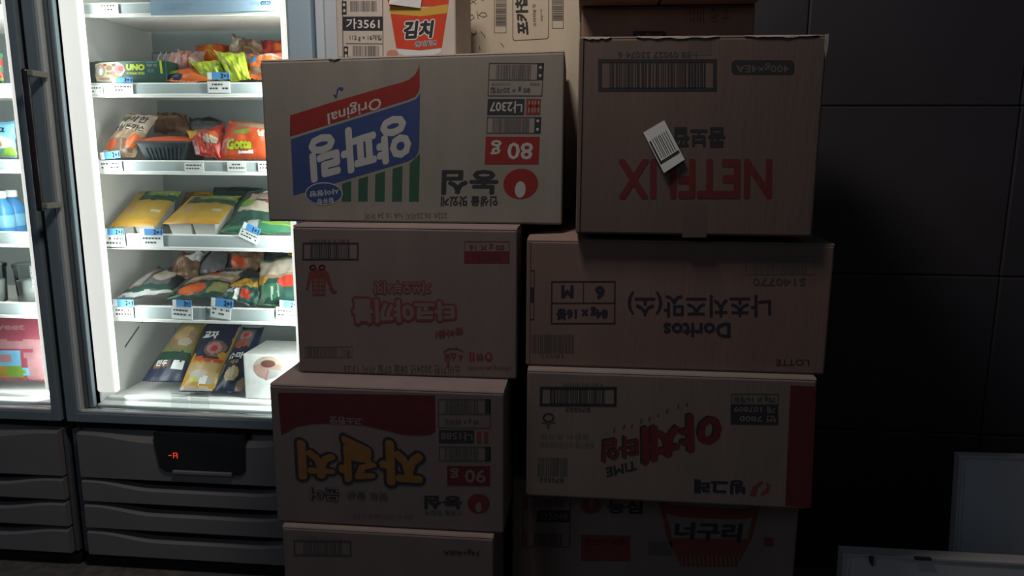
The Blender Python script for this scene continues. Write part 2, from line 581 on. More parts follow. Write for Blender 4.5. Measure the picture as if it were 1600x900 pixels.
# price tags on the rails of the right-hand cooler (blue card on the rail top, white card in the channel)
def tags(shelf, z, items):
    for it in items:
        px0, px1, py0, py1, kind, text, rot = it
        a, b = at(px0, py1, 2.073), at(px1, py0, 2.073)
        price_tag(shelf, crO, (a.x + b.x) / 2, (a.z + b.z) / 2, b.x - a.x, b.z - a.z, kind, text, rot, 2.072 if kind == 'white' else 2.0705)

tags(shR[0], 0, [(156, 184, 4, 22, 'white', None, 0)])
tags(shR[1], 0, [(137, 160, 133, 149, 'white', None, 0), (177, 207, 131, 147, 'white', None, 0), (176, 207, 121, 129, 'blue', '2+1', 0),
                 (325, 359, 127, 145, 'white', None, 0), (325, 359, 113, 124, 'blue', '2+1', 0)])
tags(shR[2], 0, [(156, 190, 251, 268, 'white', None, 0.04), (158, 188, 237, 248, 'blue', '2+1', 0.10), (289, 318, 254, 269, 'white', None, 0),
                 (356, 384, 253, 268, 'white', None, 0), (404, 425, 253, 268, 'white', None, 0)])
tags(shR[3], 0, [(164, 195, 367, 387, 'white', None, 0), (163, 193, 357, 367, 'blue', '2+1', 0), (221, 254, 367, 386, 'white', None, 0), (220, 254, 358, 367, 'blue', '2+1', 0),
                 (374, 404, 362, 376, 'white', None, -0.42), (380, 407, 352, 362, 'blue', '1+1', -0.42)])
tags(shR[4], 0, [(179, 208, 480, 497, 'white', None, 0), (178, 209, 468, 478, 'blue', '2+1', 0), (269, 300, 480, 498, 'white', None, -0.06), (271, 299, 469, 479, 'blue', '2+1', -0.03),
                 (330, 360, 479, 497, 'white', None, -0.14), (331, 364, 467, 479, 'blue', '2+1', -0.12), (432, 462, 481, 499, 'white', None, -0.06), (438, 466, 470, 481, 'blue', '2+1', -0.05)])
# joint between the two lengths of the lowest rail
k = MB()
a = at(322, 487, 2.0755)
k.box(a.x - 0.0015, a.x + 0.0015, 2.0745, 2.0775, 0.757, 0.805, M['gasket'])
k.build('rail_joint', shR[4], crO)
# hanging shelf sign on the top shelf
k = MB()
q = [at(237, -14, 2.066), at(445, -30, 2.066), at(444, 15, 2.066), at(236, 24, 2.066)]
q[0].x = q[3].x
q[1].x = q[2].x
k.add(q + [p + Vector((0, 0.002, 0)) for p in q], [(3, 2, 1, 0), (4, 5, 6, 7), (0, 1, 5, 4), (1, 2, 6, 5), (2, 3, 7, 6), (3, 0, 4, 7)], M['sign'])
def sgn(body, quad, m, bold):
    V, F = text_uv(body, bold)
    c = [at(x, y, 2.0652) for x, y in quad]
    k.add([c[0] * (1 - u) * (1 - v) + c[1] * u * (1 - v) + c[2] * u * v + c[3] * (1 - u) * v for u, v in V], F, m)
M['sign_blue'] = mat('sign_blue_ink', (0.07, 0.21, 0.50), 0.5)
M['sign_faint'] = mat('sign_faint_ink', (0.22, 0.29, 0.40), 0.5)
sgn('GS25', [(407, 8), (424, 7), (424, 1), (407, 2)], M['sign_blue'], 0.05)
sgn('편의점', [(392, 8), (405, 8), (405, 2), (392, 3)], M['sign_faint'], 0.0)
sgn('신선냉장식품', [(254, 10), (300, 8), (300, 5), (254, 7)], M['sign_faint'], 0.0)
sgn('상품안내', [(254, 16), (296, 14), (296, 11), (254, 12)], M['sign_faint'], 0.0)
k.build('shelf_sign', shR[0], crO)

# ------------------------------------------------------------------ cartons
class Carton:
    """a shipping carton: body, two top flaps, and flat print measured on its front face"""

    def __init__(s, label, o, w, d, h, yaw, m, hr=None, px=None, flaps=True, bulge=0.0, group=None, name='carton', cat='carton'):
        s.root = thing(name, label, cat, o, yaw, group)
        s.w, s.d, s.h, s.m = w, d, h, m
        hr = h if hr is None else hr
        tf = 0.004 if flaps else 0.0

        def fn(p):
            top = h + (hr - h) * (p.x / w)
            return Vector((p.x, p.y, p.z / h * top))
        k = MB()
        k.rbox(0, w, 0, d, 0, h, m, 0.0045, 3, fn=lambda p: Vector((p.x, p.y, p.z / h * (h + (hr - h) * p.x / w) - (tf if p.z > h / 2 else 0))))
        k.build('body', s.root)
        if flaps:
            for y0, y1 in ((0.001, d / 2 - 0.002), (d / 2 + 0.002, d - 0.001)):
                k = MB()
                nx, ny = 14, 6
                vs, fs = [], []
                for side in (0, 1):
                    for j in range(ny + 1):
                        for i in range(nx + 1):
                            x = 0.001 + (w - 0.002) * i / nx
                            ys_ = (0.0, 0.0025, 0.006, 0.07, (y1 - y0) / 2, y1 - y0 - 0.004, y1 - y0)
                            y = y0 + ys_[j]
                            top = h + (hr - h) * (x / w)
                            b = bulge * smooth(min(y, d - y) / 0.16) * smooth(min(x + 0.05, w + 0.05 - x) / 0.18)
                            rnd = 0.0034 if (y < 0.002 or y > d - 0.002) else 0.0008 if (y < 0.005 or y > d - 0.005) else 0.0
                            vs.append((x, y, top - (0.0042 if side else rnd) + b))
                n1 = (nx + 1) * (ny + 1)
                for j in range(ny):
                    for i in range(nx):
                        a = j * (nx + 1) + i
                        fs.append((a, a + 1, a + nx + 2, a + nx + 1))
                        fs.append((n1 + a, n1 + a + nx + 1, n1 + a + nx + 2, n1 + a + 1))
                ring = [i for i in range(nx + 1)] + [j * (nx + 1) + nx for j in range(1, ny + 1)] + [ny * (nx + 1) + i for i in range(nx - 1, -1, -1)] + [j * (nx + 1) for j in range(ny - 1, 0, -1)]
                for a, b in zip(ring, ring[1:] + ring[:1]):
                    fs.append((a, n1 + a, n1 + b, b))
                k.add(vs, fs, m)
                k.build('top_flap', s.root)
        s.map = homography(px, [(0, hr if False else h), (w, hr), (w, 0), (0, 0)]) if px else None
        s.Z = (1.0, 0.0, 0.0)
        s.k = MB()

    def zoom(s, sc, ox, oy):
        s.Z = (sc, ox, oy)

    def uv(s, x, y):
        sc, ox, oy = s.Z
        return s.map(x / sc + ox, y / sc + oy)

    def P(s, x, y, L):
        u, v = s.uv(x, y)
        return (u, -0.0002 - 0.00010 * L, v)

    def poly(s, pts, m, L=1):
        pts = [s.P(x, y, L) for x, y in pts]
        # fan around the centroid handles the gently concave outlines used here through tessellation
        from mathutils.geometry import tessellate_polygon
        tri = tessellate_polygon([[Vector(p) for p in pts]])
        s.k.add(pts, tri, M[m])

    def rect(s, x0, y0, x1, y1, m, L=1):
        s.poly([(x0, y0), (x1, y0), (x1, y1), (x0, y1)], m, L)

    def frame(s, x0, y0, x1, y1, t, m, L=1):
        s.rect(x0, y0, x1, y0 + t, m, L)
        s.rect(x0, y1 - t, x1, y1, m, L)
        s.rect(x0, y0 + t, x0 + t, y1 - t, m, L)
        s.rect(x1 - t, y0 + t, x1, y1 - t, m, L)

    def bars(s, x0, y0, x1, y1, m, L=1, n=34, seed=1, vert=True):
        r = random.Random(seed)
        a, b = (x0, x1) if vert else (y0, y1)
        st = (b - a) / n
        p = a
        while p < b - st * .3:
            t = st * r.choice((0.4, 0.4, 0.8, 1.1))
            if vert:
                s.rect(p, y0, min(p + t, b), y1, m, L)
            else:
                s.rect(x0, p, x1, min(p + t, b), m, L)
            p += t + st * r.choice((0.4, 0.5, 0.9))

    def ell(s, cx, cy, rx, ry, m, L=1, n=28):
        s.poly([(cx + rx * cos(2 * pi * i / n), cy + ry * sin(2 * pi * i / n)) for i in range(n)], m, L)

    def txt(s, body, q, m, bold=0.0, L=2, flip=True, ring=0.0):
        """q: rectangle x0,y0,x1,y1 (upside down when flip) or four points: base left, base right, top right, top left as read"""
        if len(q) == 4 and not isinstance(q[0], tuple):
            x0, y0, x1, y1 = q
            q = [(x1, y0), (x0, y0), (x0, y1), (x1, y1)] if flip else [(x0, y1), (x1, y1), (x1, y0), (x0, y0)]
        V, F = text_uv(body, bold, ring)
        pts = []
        nb = len(text_mesh(body)[0])
        for i_, (u, v) in enumerate(V):
            x = q[0][0] * (1 - u) * (1 - v) + q[1][0] * u * (1 - v) + q[2][0] * u * v + q[3][0] * (1 - u) * v
            y = q[0][1] * (1 - u) * (1 - v) + q[1][1] * u * (1 - v) + q[2][1] * u * v + q[3][1] * (1 - u) * v
            p = s.P(x, y, L)
            pts.append((p[0], p[1] + 0.000003 * (i_ // nb), p[2]))
        s.k.add(pts, F, M[m])

    def stroke(s, pts, t, m, L=2):
        for (x0, y0), (x1, y1) in zip(pts, pts[1:]):
            dx, dy = x1 - x0, y1 - y0
            l = max(1e-6, sqrt(dx * dx + dy * dy))
            nx, ny = -dy / l * t / 2, dx / l * t / 2
            ex, ey = dx / l * t * .3, dy / l * t * .3
            s.poly([(x0 - ex + nx, y0 - ey + ny), (x1 + ex + nx, y1 + ey + ny), (x1 + ex - nx, y1 + ey - ny), (x0 - ex - nx, y0 - ey - ny)], m, L)

    def part(s, name):
        o = s.k.build(name, s.root)
        s.k = MB()
        return o

    def torn(s, u0, u1, v, seed, hgt=0.008):
        """a frayed, lifted strip of liner along the top edge (metres along the face)"""
        r = random.Random(seed)
        k = MB()
        n = 12
        vs = []
        for i in range(n + 1):
            x = u0 + (u1 - u0) * i / n
            e = sin(pi * i / n) ** 0.4 if 0 < i < n else 0.0
            vs += [(x, -0.0012 - 0.0010 * e * r.random(), v - hgt * e * r.uniform(.4, 1.2) - 0.0005), (x, -0.0004, v - hgt * e * 0.2), (x, 0.0018, v + 0.0006 * r.random())]
        fs = []
        for i in range(n):
            for j in range(2):
                fs.append((i * 3 + j, (i + 1) * 3 + j, (i + 1) * 3 + j + 1, i * 3 + j + 1))
        k.add(vs, fs, M['torn'])
        k.build('torn_edge', s.root)


# ---- left column, second from the top: onion snack carton (upside down)
Z2 = 1.118
c = Carton('pale carton upside down with large blue and red printed logo, topmost of the left column', (-0.681, 1.55, 1.1185), 0.637, 0.32, 0.338, radians(0.9), M['carton_white'],
           hr=0.354, px=[(405, 92), (868, 75), (878, 349), (420, 343)])
c.zoom(3.2, 400, 70)
c.poly([(165, 342), (365, 278), (640, 196), (700, 180), (740, 165), (770, 140), (783, 115), (790, 88), (795, 200), (788, 225), (775, 245), (740, 262), (165, 446)], 'red')
c.txt('Original', [(605, 232), (345, 316), (352, 390), (612, 306)], 'pale', 0.012, 2)
c.poly([(170, 460), (740, 276), (775, 262), (790, 245), (797, 228), (801, 500), (796, 525), (782, 548), (750, 568), (185, 742)], 'blue')
c.txt('양파링', [(748, 322), (252, 452), (272, 682), (768, 552)], 'pale', 0.045, 2)
c.ell(336, 734, 93, 58, 'pale', 2)
c.ell(336, 734, 88, 53, 'blue', 3)
c.txt('사이청량', [(408, 705), (262, 722), (266, 752), (412, 735)], 'pale', 0.03, 4)
c.txt('함유량', [(385, 752), (300, 762), (303, 790), (388, 780)], 'pale', 0.02, 4)
for a, b, ta, tb in ((425, 470, 683, 668), (505, 552, 660, 645), (588, 636, 635, 620), (673, 722, 608, 592), (757, 806, 580, 530)):
    c.poly([(a, ta), (b, tb), (b + 1, 772), (a + 1, 772)], 'green')
c.stroke([(378, 240), (388, 252), (395, 215), (405, 205), (420, 210)], 7, 'blue')
c.ell(414, 210, 9, 8, 'blue', 3)
c.part('snack_logo')
c.frame(1128, 80, 1398, 244, 5, 'grey_ink')
c.rect(1131, 162, 1370, 166, 'grey_ink')
c.bars(1165, 90, 1340, 160, 'grey_ink', n=40, seed=3)
c.rect(1366, 82, 1398, 164, 'black', 1)
c.ell(1382, 102, 7, 7, 'pale', 2); c.ell(1382, 142, 7, 7, 'pale', 2)
c.txt('80 g × 20개입', (1142, 196, 1336, 230), 'grey_ink', 0.02)
c.txt('양파링', (1336, 176, 1382, 192), 'faint', 0.01)
c.txt('스낵과자류', (1145, 178, 1235, 192), 'faint', 0.0)
c.rect(1130, 258, 1312, 337, 'black')
c.txt('나2307', (1142, 268, 1302, 328), 'pale', 0.02)
c.rect(1320, 256, 1392, 336, 'red_dull')
for x in (1332, 1362):
    c.rect(x, 268, x + 22, 324, 'carton_white', 2)
    c.rect(x + 6, 262, x + 16, 330, 'red', 3)
    c.rect(x, 285, x + 22, 300, 'red', 3)
c.frame(1130, 346, 1398, 430, 5, 'grey_ink')
c.bars(1160, 354, 1340, 424, 'grey_ink', n=40, seed=5)
c.rect(1366, 348, 1398, 428, 'black', 1)
c.ell(1382, 366, 7, 7, 'pale', 2); c.ell(1382, 408, 7, 7, 'pale', 2)
c.part('barcode_label')
c.rect(1128, 446, 1396, 584, 'red')
c.txt('80', (1238, 474, 1365, 560), 'pale', 0.02)
c.txt('g', (1155, 462, 1208, 534), 'pale', 0.02)
c.part('weight_mark')
c.ell(1312, 683, 87, 77, 'red')
c.ell(1311, 712, 27, 42, 'pale', 2)
c.txt('농심', (917, 612, 1200, 738), 'black', 0.035)
c.txt('인생을 맛있게', (917, 745, 1202, 797), 'black', 0.03)
c.part('maker_logo')
c.txt('2024. 06.22까지 NA 16 34 어메', (540, 828, 950, 864), 'faint', 0.0)
c.part('date_stamp')
c.torn(0.148, 0.172, 0.3415, 4, 0.005)

# ---- left column, second: takoyaki snack carton
c = Carton('greyish carton upside down with small red bubbly lettering, second of the left column', (-0.600, 1.48, 0.8005), 0.469, 0.40, 0.3175, 0.0, M['carton_grey'],
           px=[(456, 352), (810, 357), (808, 594), (470, 582)])
c.zoom(3.334, 450, 340)
c.txt('8 801019 607431', (115, 114, 318, 132), 'grey_ink', 0.0)
c.frame(75, 132, 368, 224, 8, 'black')
c.bars(115, 142, 327, 214, 'black', n=34, seed=8)
c.part('barcode')
c.frame(920, 124, 1158, 182, 4, 'red_dull')
c.txt('80 g X 16', (946, 136, 1130, 170), 'red_dull', 0.02)
c.rect(920, 180, 1158, 240, 'red_mid')
c.txt('096761', (962, 192, 1112, 228), 'red_dark', 0.02)
c.part('weight_mark')
c.poly([(125, 268), (190, 268), (212, 290), (240, 380), (258, 385), (256, 398), (228, 396), (198, 320), (196, 408), (130, 408), (124, 318), (104, 378), (94, 378), (110, 290)], 'red_dull')
for x in (130, 178):
    for i in range(12):
        a, b = 2 * pi * i / 12, 2 * pi * (i + 1) / 12
        c.stroke([(x + 14 * cos(a), 262 + 12 * sin(a)), (x + 14 * cos(b), 262 + 12 * sin(b))], 7, 'red_dull', 2)
for r_ in range(4):
    c.txt('맛집 이벤', (134, 318 + r_ * 22, 192, 334 + r_ * 22), 'carton_grey', 0.03, 2)
c.part('apron_emblem')
c.txt('가쓰오부시맛', [(745, 335), (447, 335), (447, 400), (745, 400)], 'red_dull', 0.03, 1, ring=0.10)
c.txt('가쓰오부시맛', [(745, 335), (447, 335), (447, 400), (745, 400)], 'carton_grey', 0.02, 2)
q = [(868, 440), (335, 422), (345, 556), (872, 536)]
c.txt('타코야끼볼', q, 'red_dull', 0.05, 3, ring=0.10)
c.txt('타코야끼볼', q, 'carton_grey', 0.045, 4)
c.txt('돌아온!', [(915, 572), (768, 594), (772, 632), (918, 606)], 'red_dull', 0.05, 5)
c.part('snack_logo')
c.frame(92, 672, 340, 730, 4, 'faint')
c.bars(104, 680, 262, 724, 'grey_ink', n=32, seed=11)
c.rect(278, 676, 284, 728, 'faint')
c.txt('특2', (290, 682, 332, 722), 'faint', 0.02)
c.part('small_barcode')
c.txt('스낵', (818, 700, 880, 752), 'red_dull', 0.06)
c.stroke([(815, 700), (840, 686), (880, 684), (912, 698)], 6, 'red_dull')
c.poly([(888, 718), (916, 718), (902, 752)], 'red_dull')
c.stroke([(835, 750), (835, 776)], 12, 'red_dull')
for x in (948, 964):
    c.rect(x, 704, x + 10, 752, 'red')
c.txt('해태', (985, 706, 1022, 750), 'red_dull', 0.03)
c.ell(1048, 728, 21, 25, 'red_dull')
c.ell(1048, 726, 9, 12, 'carton_grey', 2)
c.txt('고객상담실 080-023-3456', (942, 775, 1170, 798), 'red_dull', 0.0)
c.part('maker_logo')
c.txt('소비기한 2024년 08월 07일 까지 13:25', (295, 768, 902, 816), 'grey_ink', 0.0)
c.part('date_stamp')

# ---- left column, third: octopus snack carton
c = Carton('carton upside down with dark red panel and outlined orange lettering, third of the left column', (-0.633, 1.40, 0.4945), 0.4845, 0.42, 0.3055, 0.0, M['carton_grey'],
           px=[(424, 600), (787, 612), (787, 833), (432, 818)])
c.zoom(2.7275, 410, 570)
c.poly([(75, 120), (740, 130), (740, 285), (715, 296), (670, 300), (600, 296), (520, 276), (440, 258), (330, 250), (220, 252), (150, 266), (85, 302)], 'red_dark')
c.txt('고소한맛', [(432, 226), (292, 218), (292, 252), (432, 258)], 'carton_grey', 0.04, 2)
glyphs = (('자', [(688, 346), (500, 312), (506, 512), (694, 520)]), ('갈', [(492, 368), (325, 290), (332, 505), (492, 488)]), ('치', [(318, 362), (152, 318), (158, 492), (318, 488)]))
for g, q in glyphs:
    c.txt(g, q, 'black', 0.05, 3, ring=0.07)
for g, q in glyphs:
    c.txt(g, q, 'orange', 0.05, 4)
c.txt('문어', [(330, 528), (206, 526), (208, 578), (332, 586)], 'black', 0.05, 4, ring=0.03)
c.txt('문어', [(330, 528), (206, 526), (208, 578), (332, 586)], 'carton_grey', 0.0, 5)
c.txt('맛도 좋은', [(538, 545), (362, 540), (362, 572), (538, 580)], 'grey_ink', 0.03, 4)
c.part('snack_logo')
c.frame(752, 144, 972, 268, 4, 'grey_ink')
c.rect(754, 206, 970, 210, 'grey_ink')
c.bars(780, 150, 918, 204, 'grey_ink', n=32, seed=14)
c.rect(948, 146, 972, 206, 'black')
c.txt('90 g × 20개입', (780, 226, 922, 254), 'grey_ink', 0.01)
c.rect(755, 276, 903, 331, 'black')
c.txt('나1588', (764, 284, 896, 322), 'carton_grey', 0.01)
for x in (914, 944):
    c.rect(x, 282, x + 18, 328, 'red_dull', 2)
c.frame(755, 345, 972, 408, 4, 'grey_ink')
c.bars(778, 350, 922, 403, 'grey_ink', n=32, seed=15)
c.rect(948, 347, 972, 406, 'black')
c.part('barcode_label')
c.rect(790, 428, 970, 512, 'red_dark')
c.txt('90', (864, 444, 952, 500), 'carton_grey', 0.02)
c.txt('g', (802, 438, 840, 480), 'carton_grey', 0.02)
c.part('weight_mark')
c.ell(922, 588, 47, 42, 'red_mid')
c.ell(922, 604, 13, 22, 'carton_grey', 2)
c.txt('농심', (692, 556, 853, 614), 'black', 0.04)
c.txt('인생을 맛있게', (695, 620, 852, 640), 'grey_ink', 0.01)
c.part('maker_logo')
c.txt('2024. 07.18까지 NA 09 12 정음', (385, 637, 645, 660), 'faint', 0.0)
c.part('date_stamp')

# ---- left column, bottom
c = Carton('plain carton with one barcode, lowest of the left column on the ground', (-0.617, 1.385, 0.0), 0.449, 0.42, 0.4935, 0.0, M['carton_grey'],
           px=[(440, 824), (770, 838), (770, 1170), (450, 1160)])
c.zoom(2.7275, 410, 570)
c.txt('8 801117 282614', (165, 738, 345, 750), 'faint', 0.0)
c.frame(132, 752, 385, 822, 8, 'grey_ink')
c.bars(175, 760, 345, 814, 'grey_ink', n=32, seed=17)
c.part('barcode')
c.txt('74g×40EA', (775, 782, 925, 808), 'black', 0.02)
c.part('weight_mark')

# ---- right column, top: popcorn carton
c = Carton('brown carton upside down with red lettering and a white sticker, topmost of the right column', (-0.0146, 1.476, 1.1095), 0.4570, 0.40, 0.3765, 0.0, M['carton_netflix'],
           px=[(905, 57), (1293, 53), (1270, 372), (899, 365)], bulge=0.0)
c.zoom(2.368, 880, 0)
c.txt('1 88 09027 55074 6', (200, 190, 492, 212), 'grey_ink', 0.02)
c.frame(128, 218, 566, 338, 14, 'black')
c.bars(170, 231, 524, 327, 'black', n=44, seed=21)
c.part('barcode')
c.poly([(632, 222), (842, 223), (852, 232), (853, 266), (843, 276), (630, 275), (620, 265), (621, 231)], 'black')
c.txt('400g×4EA', (638, 233, 835, 268), 'carton_netflix', 0.01)
c.part('weight_mark')
c.txt('콤보팝콘', (335, 470, 598, 548), 'black', 0.035)
c.txt('NETFLIX', (202, 588, 772, 736), 'red_mid', 0.03)
c.part('brand_lettering')
for y0, y1, x0, x1 in ((130, 205, 462, 545), (757, 880, 440, 530)):
    k = c.rect(x0, y0, x1, y1, 'tape', 0)
    c.part('tape')
# tilted sticker with a lifted lower corner
k = MB()
sq = [(295, 490), (372, 445), (447, 590), (370, 640)]
pp = [c.P(x, y, 3) for x, y in sq]
lift = [0.0, 0.0, 0.004, 0.006]
top = [Vector((p[0], -0.0014 - l, p[2])) for p, l in zip(pp, lift)]
k.add(top + [v + Vector((0, 0.0009, 0)) for v in top], [(0, 1, 2, 3), (7, 6, 5, 4), (0, 4, 5, 1), (1, 5, 6, 2), (2, 6, 7, 3), (3, 7, 4, 0)], M['paper'])
def stq(a0, a1, b0, b1, m, dy=0.0003):
    def f(a, b):
        p = top[0] * (1 - a) * (1 - b) + top[1] * a * (1 - b) + top[2] * a * b + top[3] * (1 - a) * b
        return p + Vector((0, -dy, 0))
    k.add([f(a0, b0), f(a1, b0), f(a1, b1), f(a0, b1)], [(0, 1, 2, 3)], m)
stq(0.04, 0.12, 0.24, 0.80, M['black'])
stq(0.04, 0.96, 0.74, 0.80, M['black'])
r_ = random.Random(5)
b_ = 0.2
while b_ < 0.92:
    stq(b_, b_ + 0.03, 0.22, 0.70, M['grey_ink'])
    b_ += r_.choice((0.05, 0.07, 0.1))
k.build('sticker', c.root)
for a in ((0.0, 0.06, 3), (0.10, 0.26, 5), (0.30, 0.44, 6)):
    c.torn(a[0] + 0.006, a[1], 0.3752, a[2], 0.004)
k = MB()
k.rbox(0.0005, 0.0085, -0.0022, 0.001, 0.002, 0.373, M['carton_netflix'], 0.001, 1)
k.build('side_flap_edge', c.root)
k = MB()
k.add([(0.4505, -0.002, 0.3755), (0.4575, -0.004, 0.3768), (0.4585, -0.001, 0.354), (0.455, -0.0015, 0.332), (0.4515, -0.001, 0.354)], [(0, 1, 2), (0, 2, 4), (4, 2, 3)], M['torn'])
k.build('torn_corner', c.root)

# ---- right column, second: corn chip carton
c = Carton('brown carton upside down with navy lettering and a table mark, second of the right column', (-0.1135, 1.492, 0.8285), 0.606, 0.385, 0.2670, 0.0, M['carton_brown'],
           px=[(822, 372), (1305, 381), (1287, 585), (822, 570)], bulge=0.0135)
c.zoom(3.2, 810, 360)
c.frame(1135, 128, 1480, 222, 5, 'faint')
c.bars(1175, 136, 1440, 216, 'faint', n=26, seed=31)
c.txt('5140770', (1170, 238, 1435, 276), 'grey_ink', 0.02)
c.part('barcode')
c.frame(163, 250, 486, 466, 7, 'black')
c.rect(168, 358, 482, 364, 'black')
c.rect(323, 256, 328, 360, 'black')
c.txt('M', (214, 270, 276, 336), 'navy', 0.05)
c.txt('6', (384, 274, 432, 340), 'navy', 0.05)
c.txt('84g x 16봉', (190, 378, 448, 444), 'navy', 0.05)
c.part('size_table')
c.txt('나초치즈맛(소)', (546, 302, 1262, 432), 'navy', 0.02)
c.txt('Doritos', (725, 458, 1060, 534), 'navy', 0.03)
c.part('brand_lettering')
c.bars(68, 518, 280, 610, 'grey_ink', n=36, seed=33)
c.txt('8 801019 31', (112, 614, 228, 634), 'grey_ink', 0.0)
c.part('small_barcode')
c.txt('LOTTE', (1285, 642, 1450, 672), 'black', 0.0)
c.part('maker_lettering')
c.rect(36, 195, 80, 199, 'black'); c.rect(76, 197, 80, 442, 'black'); c.rect(36, 440, 80, 444, 'black')
c.rect(38, 282, 78, 356, 'navy', 2)
c.part('edge_label')
k = MB()
k.rbox(0.001, 0.009, -0.0015, 0.001, 0.004, 0.262, M['carton_brown'], 0.001, 1)
k.build('side_flap_edge', c.root)

# ---- right column, third: vegetable cracker carton
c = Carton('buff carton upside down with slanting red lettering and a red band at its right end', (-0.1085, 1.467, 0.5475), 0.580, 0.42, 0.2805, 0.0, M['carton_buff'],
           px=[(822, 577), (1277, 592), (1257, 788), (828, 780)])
c.zoom(2.646, 790, 560)
c.txt('8 801062 870523', (245, 104, 415, 118), 'faint', 0.0)
c.frame(145, 120, 476, 204, 12, 'black')
c.bars(190, 130, 432, 194, 'black', n=36, seed=41)
c.txt('870523', (258, 208, 366, 226), 'grey_ink', 0.03)
c.part('barcode')
for i in range(14):
    a, b = 2 * pi * i / 14, 2 * pi * (i + 1) / 14
    c.stroke([(186 + 22 * cos(a), 252 + 17 * sin(a)), (186 + 22 * cos(b), 252 + 17 * sin(b))], 6, 'grey_ink')
c.rect(158, 270, 216, 277, 'grey_ink'); c.rect(180, 280, 192, 298, 'grey_ink')
c.txt('골판지 종이류', (155, 320, 365, 342), 'faint', 0.0)
c.txt('유통기한 상단표기일까지', (155, 354, 385, 378), 'faint', 0.0)
c.part('recycling_mark')
c.bars(146, 420, 278, 498, 'grey_ink', n=28, seed=43)
c.txt('870523', (158, 503, 260, 522), 'grey_ink', 0.02)
c.part('small_barcode')
q = [(906, 196), (584, 290), (588, 446), (912, 352)]
q_ = [(x - 10, y - 6) for x, y in q]
c.txt('야채', q_, 'black', 0.035, 1)
c.txt('야채', q, 'red_mid', 0.035, 2)
q = [(572, 316), (424, 344), (424, 438), (574, 408)]
c.txt('타임', [(x - 9, y - 5) for x, y in q], 'black', 0.03, 1)
c.txt('타임', q, 'red_mid', 0.03, 2)
c.txt('TIME', [(562, 424), (434, 458), (440, 496), (566, 462)], 'black', 0.03, 2)
for x, y, dx, dy in ((465, 310, 6, -14), (505, 296, 8, -16), (540, 288, 4, -10), (578, 268, 4, -14), (612, 258, 4, -12), (648, 242, 3, -8), (685, 226, 4, -12), (730, 206, 4, -12), (765, 198, 4, -12)):
    c.stroke([(x, y), (x + dx, y + dy)], 6, 'grey_ink')
c.part('snack_logo')
c.frame(947, 146, 1136, 192, 4, 'grey_ink')
c.txt('70g X 16개입', (958, 154, 1122, 184), 'grey_ink', 0.03)
c.rect(945, 192, 1132, 272, 'black')
c.txt('개 107809', (958, 198, 1122, 226), 'carton_buff', 0.02)
c.txt('번 7800', (980, 236, 1122, 264), 'carton_buff', 0.02)
c.part('code_label')
c.txt('빙그레', (798, 494, 1000, 552), 'navy', 0.045)
c.poly([(1016, 556), (1030, 520), (1060, 498), (1072, 500), (1050, 522), (1040, 556)], 'red_dull')
c.poly([(1060, 556), (1092, 540), (1098, 512), (1082, 500), (1084, 524), (1066, 540)], 'red_dull')
c.part('maker_logo')
c.poly([(1183, 112), (1283, 116), (1252, 598), (1154, 590)], 'red_dark')
c.part('red_band')

# ---- right column, bottom: cup noodle carton, right way up
c = Carton('dim carton with a printed noodle bowl, lowest of the right column on the ground', (-0.1465, 1.56, 0.0), 0.632, 0.325, 0.547, 0.0, M['carton_buff'],
           px=[(798, 743), (1257, 762), (1225, 1145), (805, 1120)])
c.zoom(2.646, 790, 560)
c.frame(70, 580, 272, 818, 4, 'grey_ink')
c.bars(118, 588, 246, 628, 'grey_ink', n=26, seed=51)
c.rect(130, 642, 267, 700, 'black')
c.txt('가2048', (138, 650, 260, 692), 'carton_buff', 0.0, 2, flip=False)
c.bars(118, 754, 242, 812, 'grey_ink', n=26, seed=52)
c.rect(66, 582, 90, 640, 'red_dull', 2); c.rect(66, 752, 90, 810, 'red_dull', 2)
c.part('barcode_label')
c.ell(358, 620, 44, 40, 'red_dull')
c.ell(360, 604, 12, 20, 'carton_buff', 2)
c.txt('농심', (425, 592, 575, 656), 'navy', 0.04, 2, flip=False)
c.part('maker_logo')
c.rect(318, 758, 524, 880, 'red_dull')
c.txt('얼큰한 국물', (332, 775, 510, 805), 'red_dark', 0.02, 2, flip=False)
c.part('slogan_panel')
c.poly([(640, 600), (700, 590), (850, 588), (1000, 598), (1066, 616), (1060, 640), (1000, 660), (850, 660), (720, 650), (650, 625)], 'red_dull')
c.poly([(662, 604), (720, 597), (850, 596), (980, 606), (1040, 620), (980, 626), (850, 622), (720, 612)], 'carton_buff', 2)
c.poly([(650, 626), (720, 650), (850, 660), (1000, 660), (1058, 642), (1030, 765), (968, 900), (740, 900), (678, 770)], 'red_dull', 1)
c.poly([(674, 650), (730, 668), (850, 676), (990, 676), (1034, 664), (1012, 768), (700, 768)], 'carton_buff', 2)
c.txt('너구리', [(706, 772), (985, 786), (995, 694), (712, 690)], 'black', 0.05, 3)
for i in range(15):
    x = 720 + i * 18
    c.stroke([(x, 850), (x + 4, 900)], 5, 'carton_buff', 2)
c.part('bowl_picture')
c.rect(600, 785, 700, 850, 'faint', 1)
c.part('side_mark')
c.rect(1080, 760, 1120, 800, 'red_dull', 1)
c.part('side_mark')

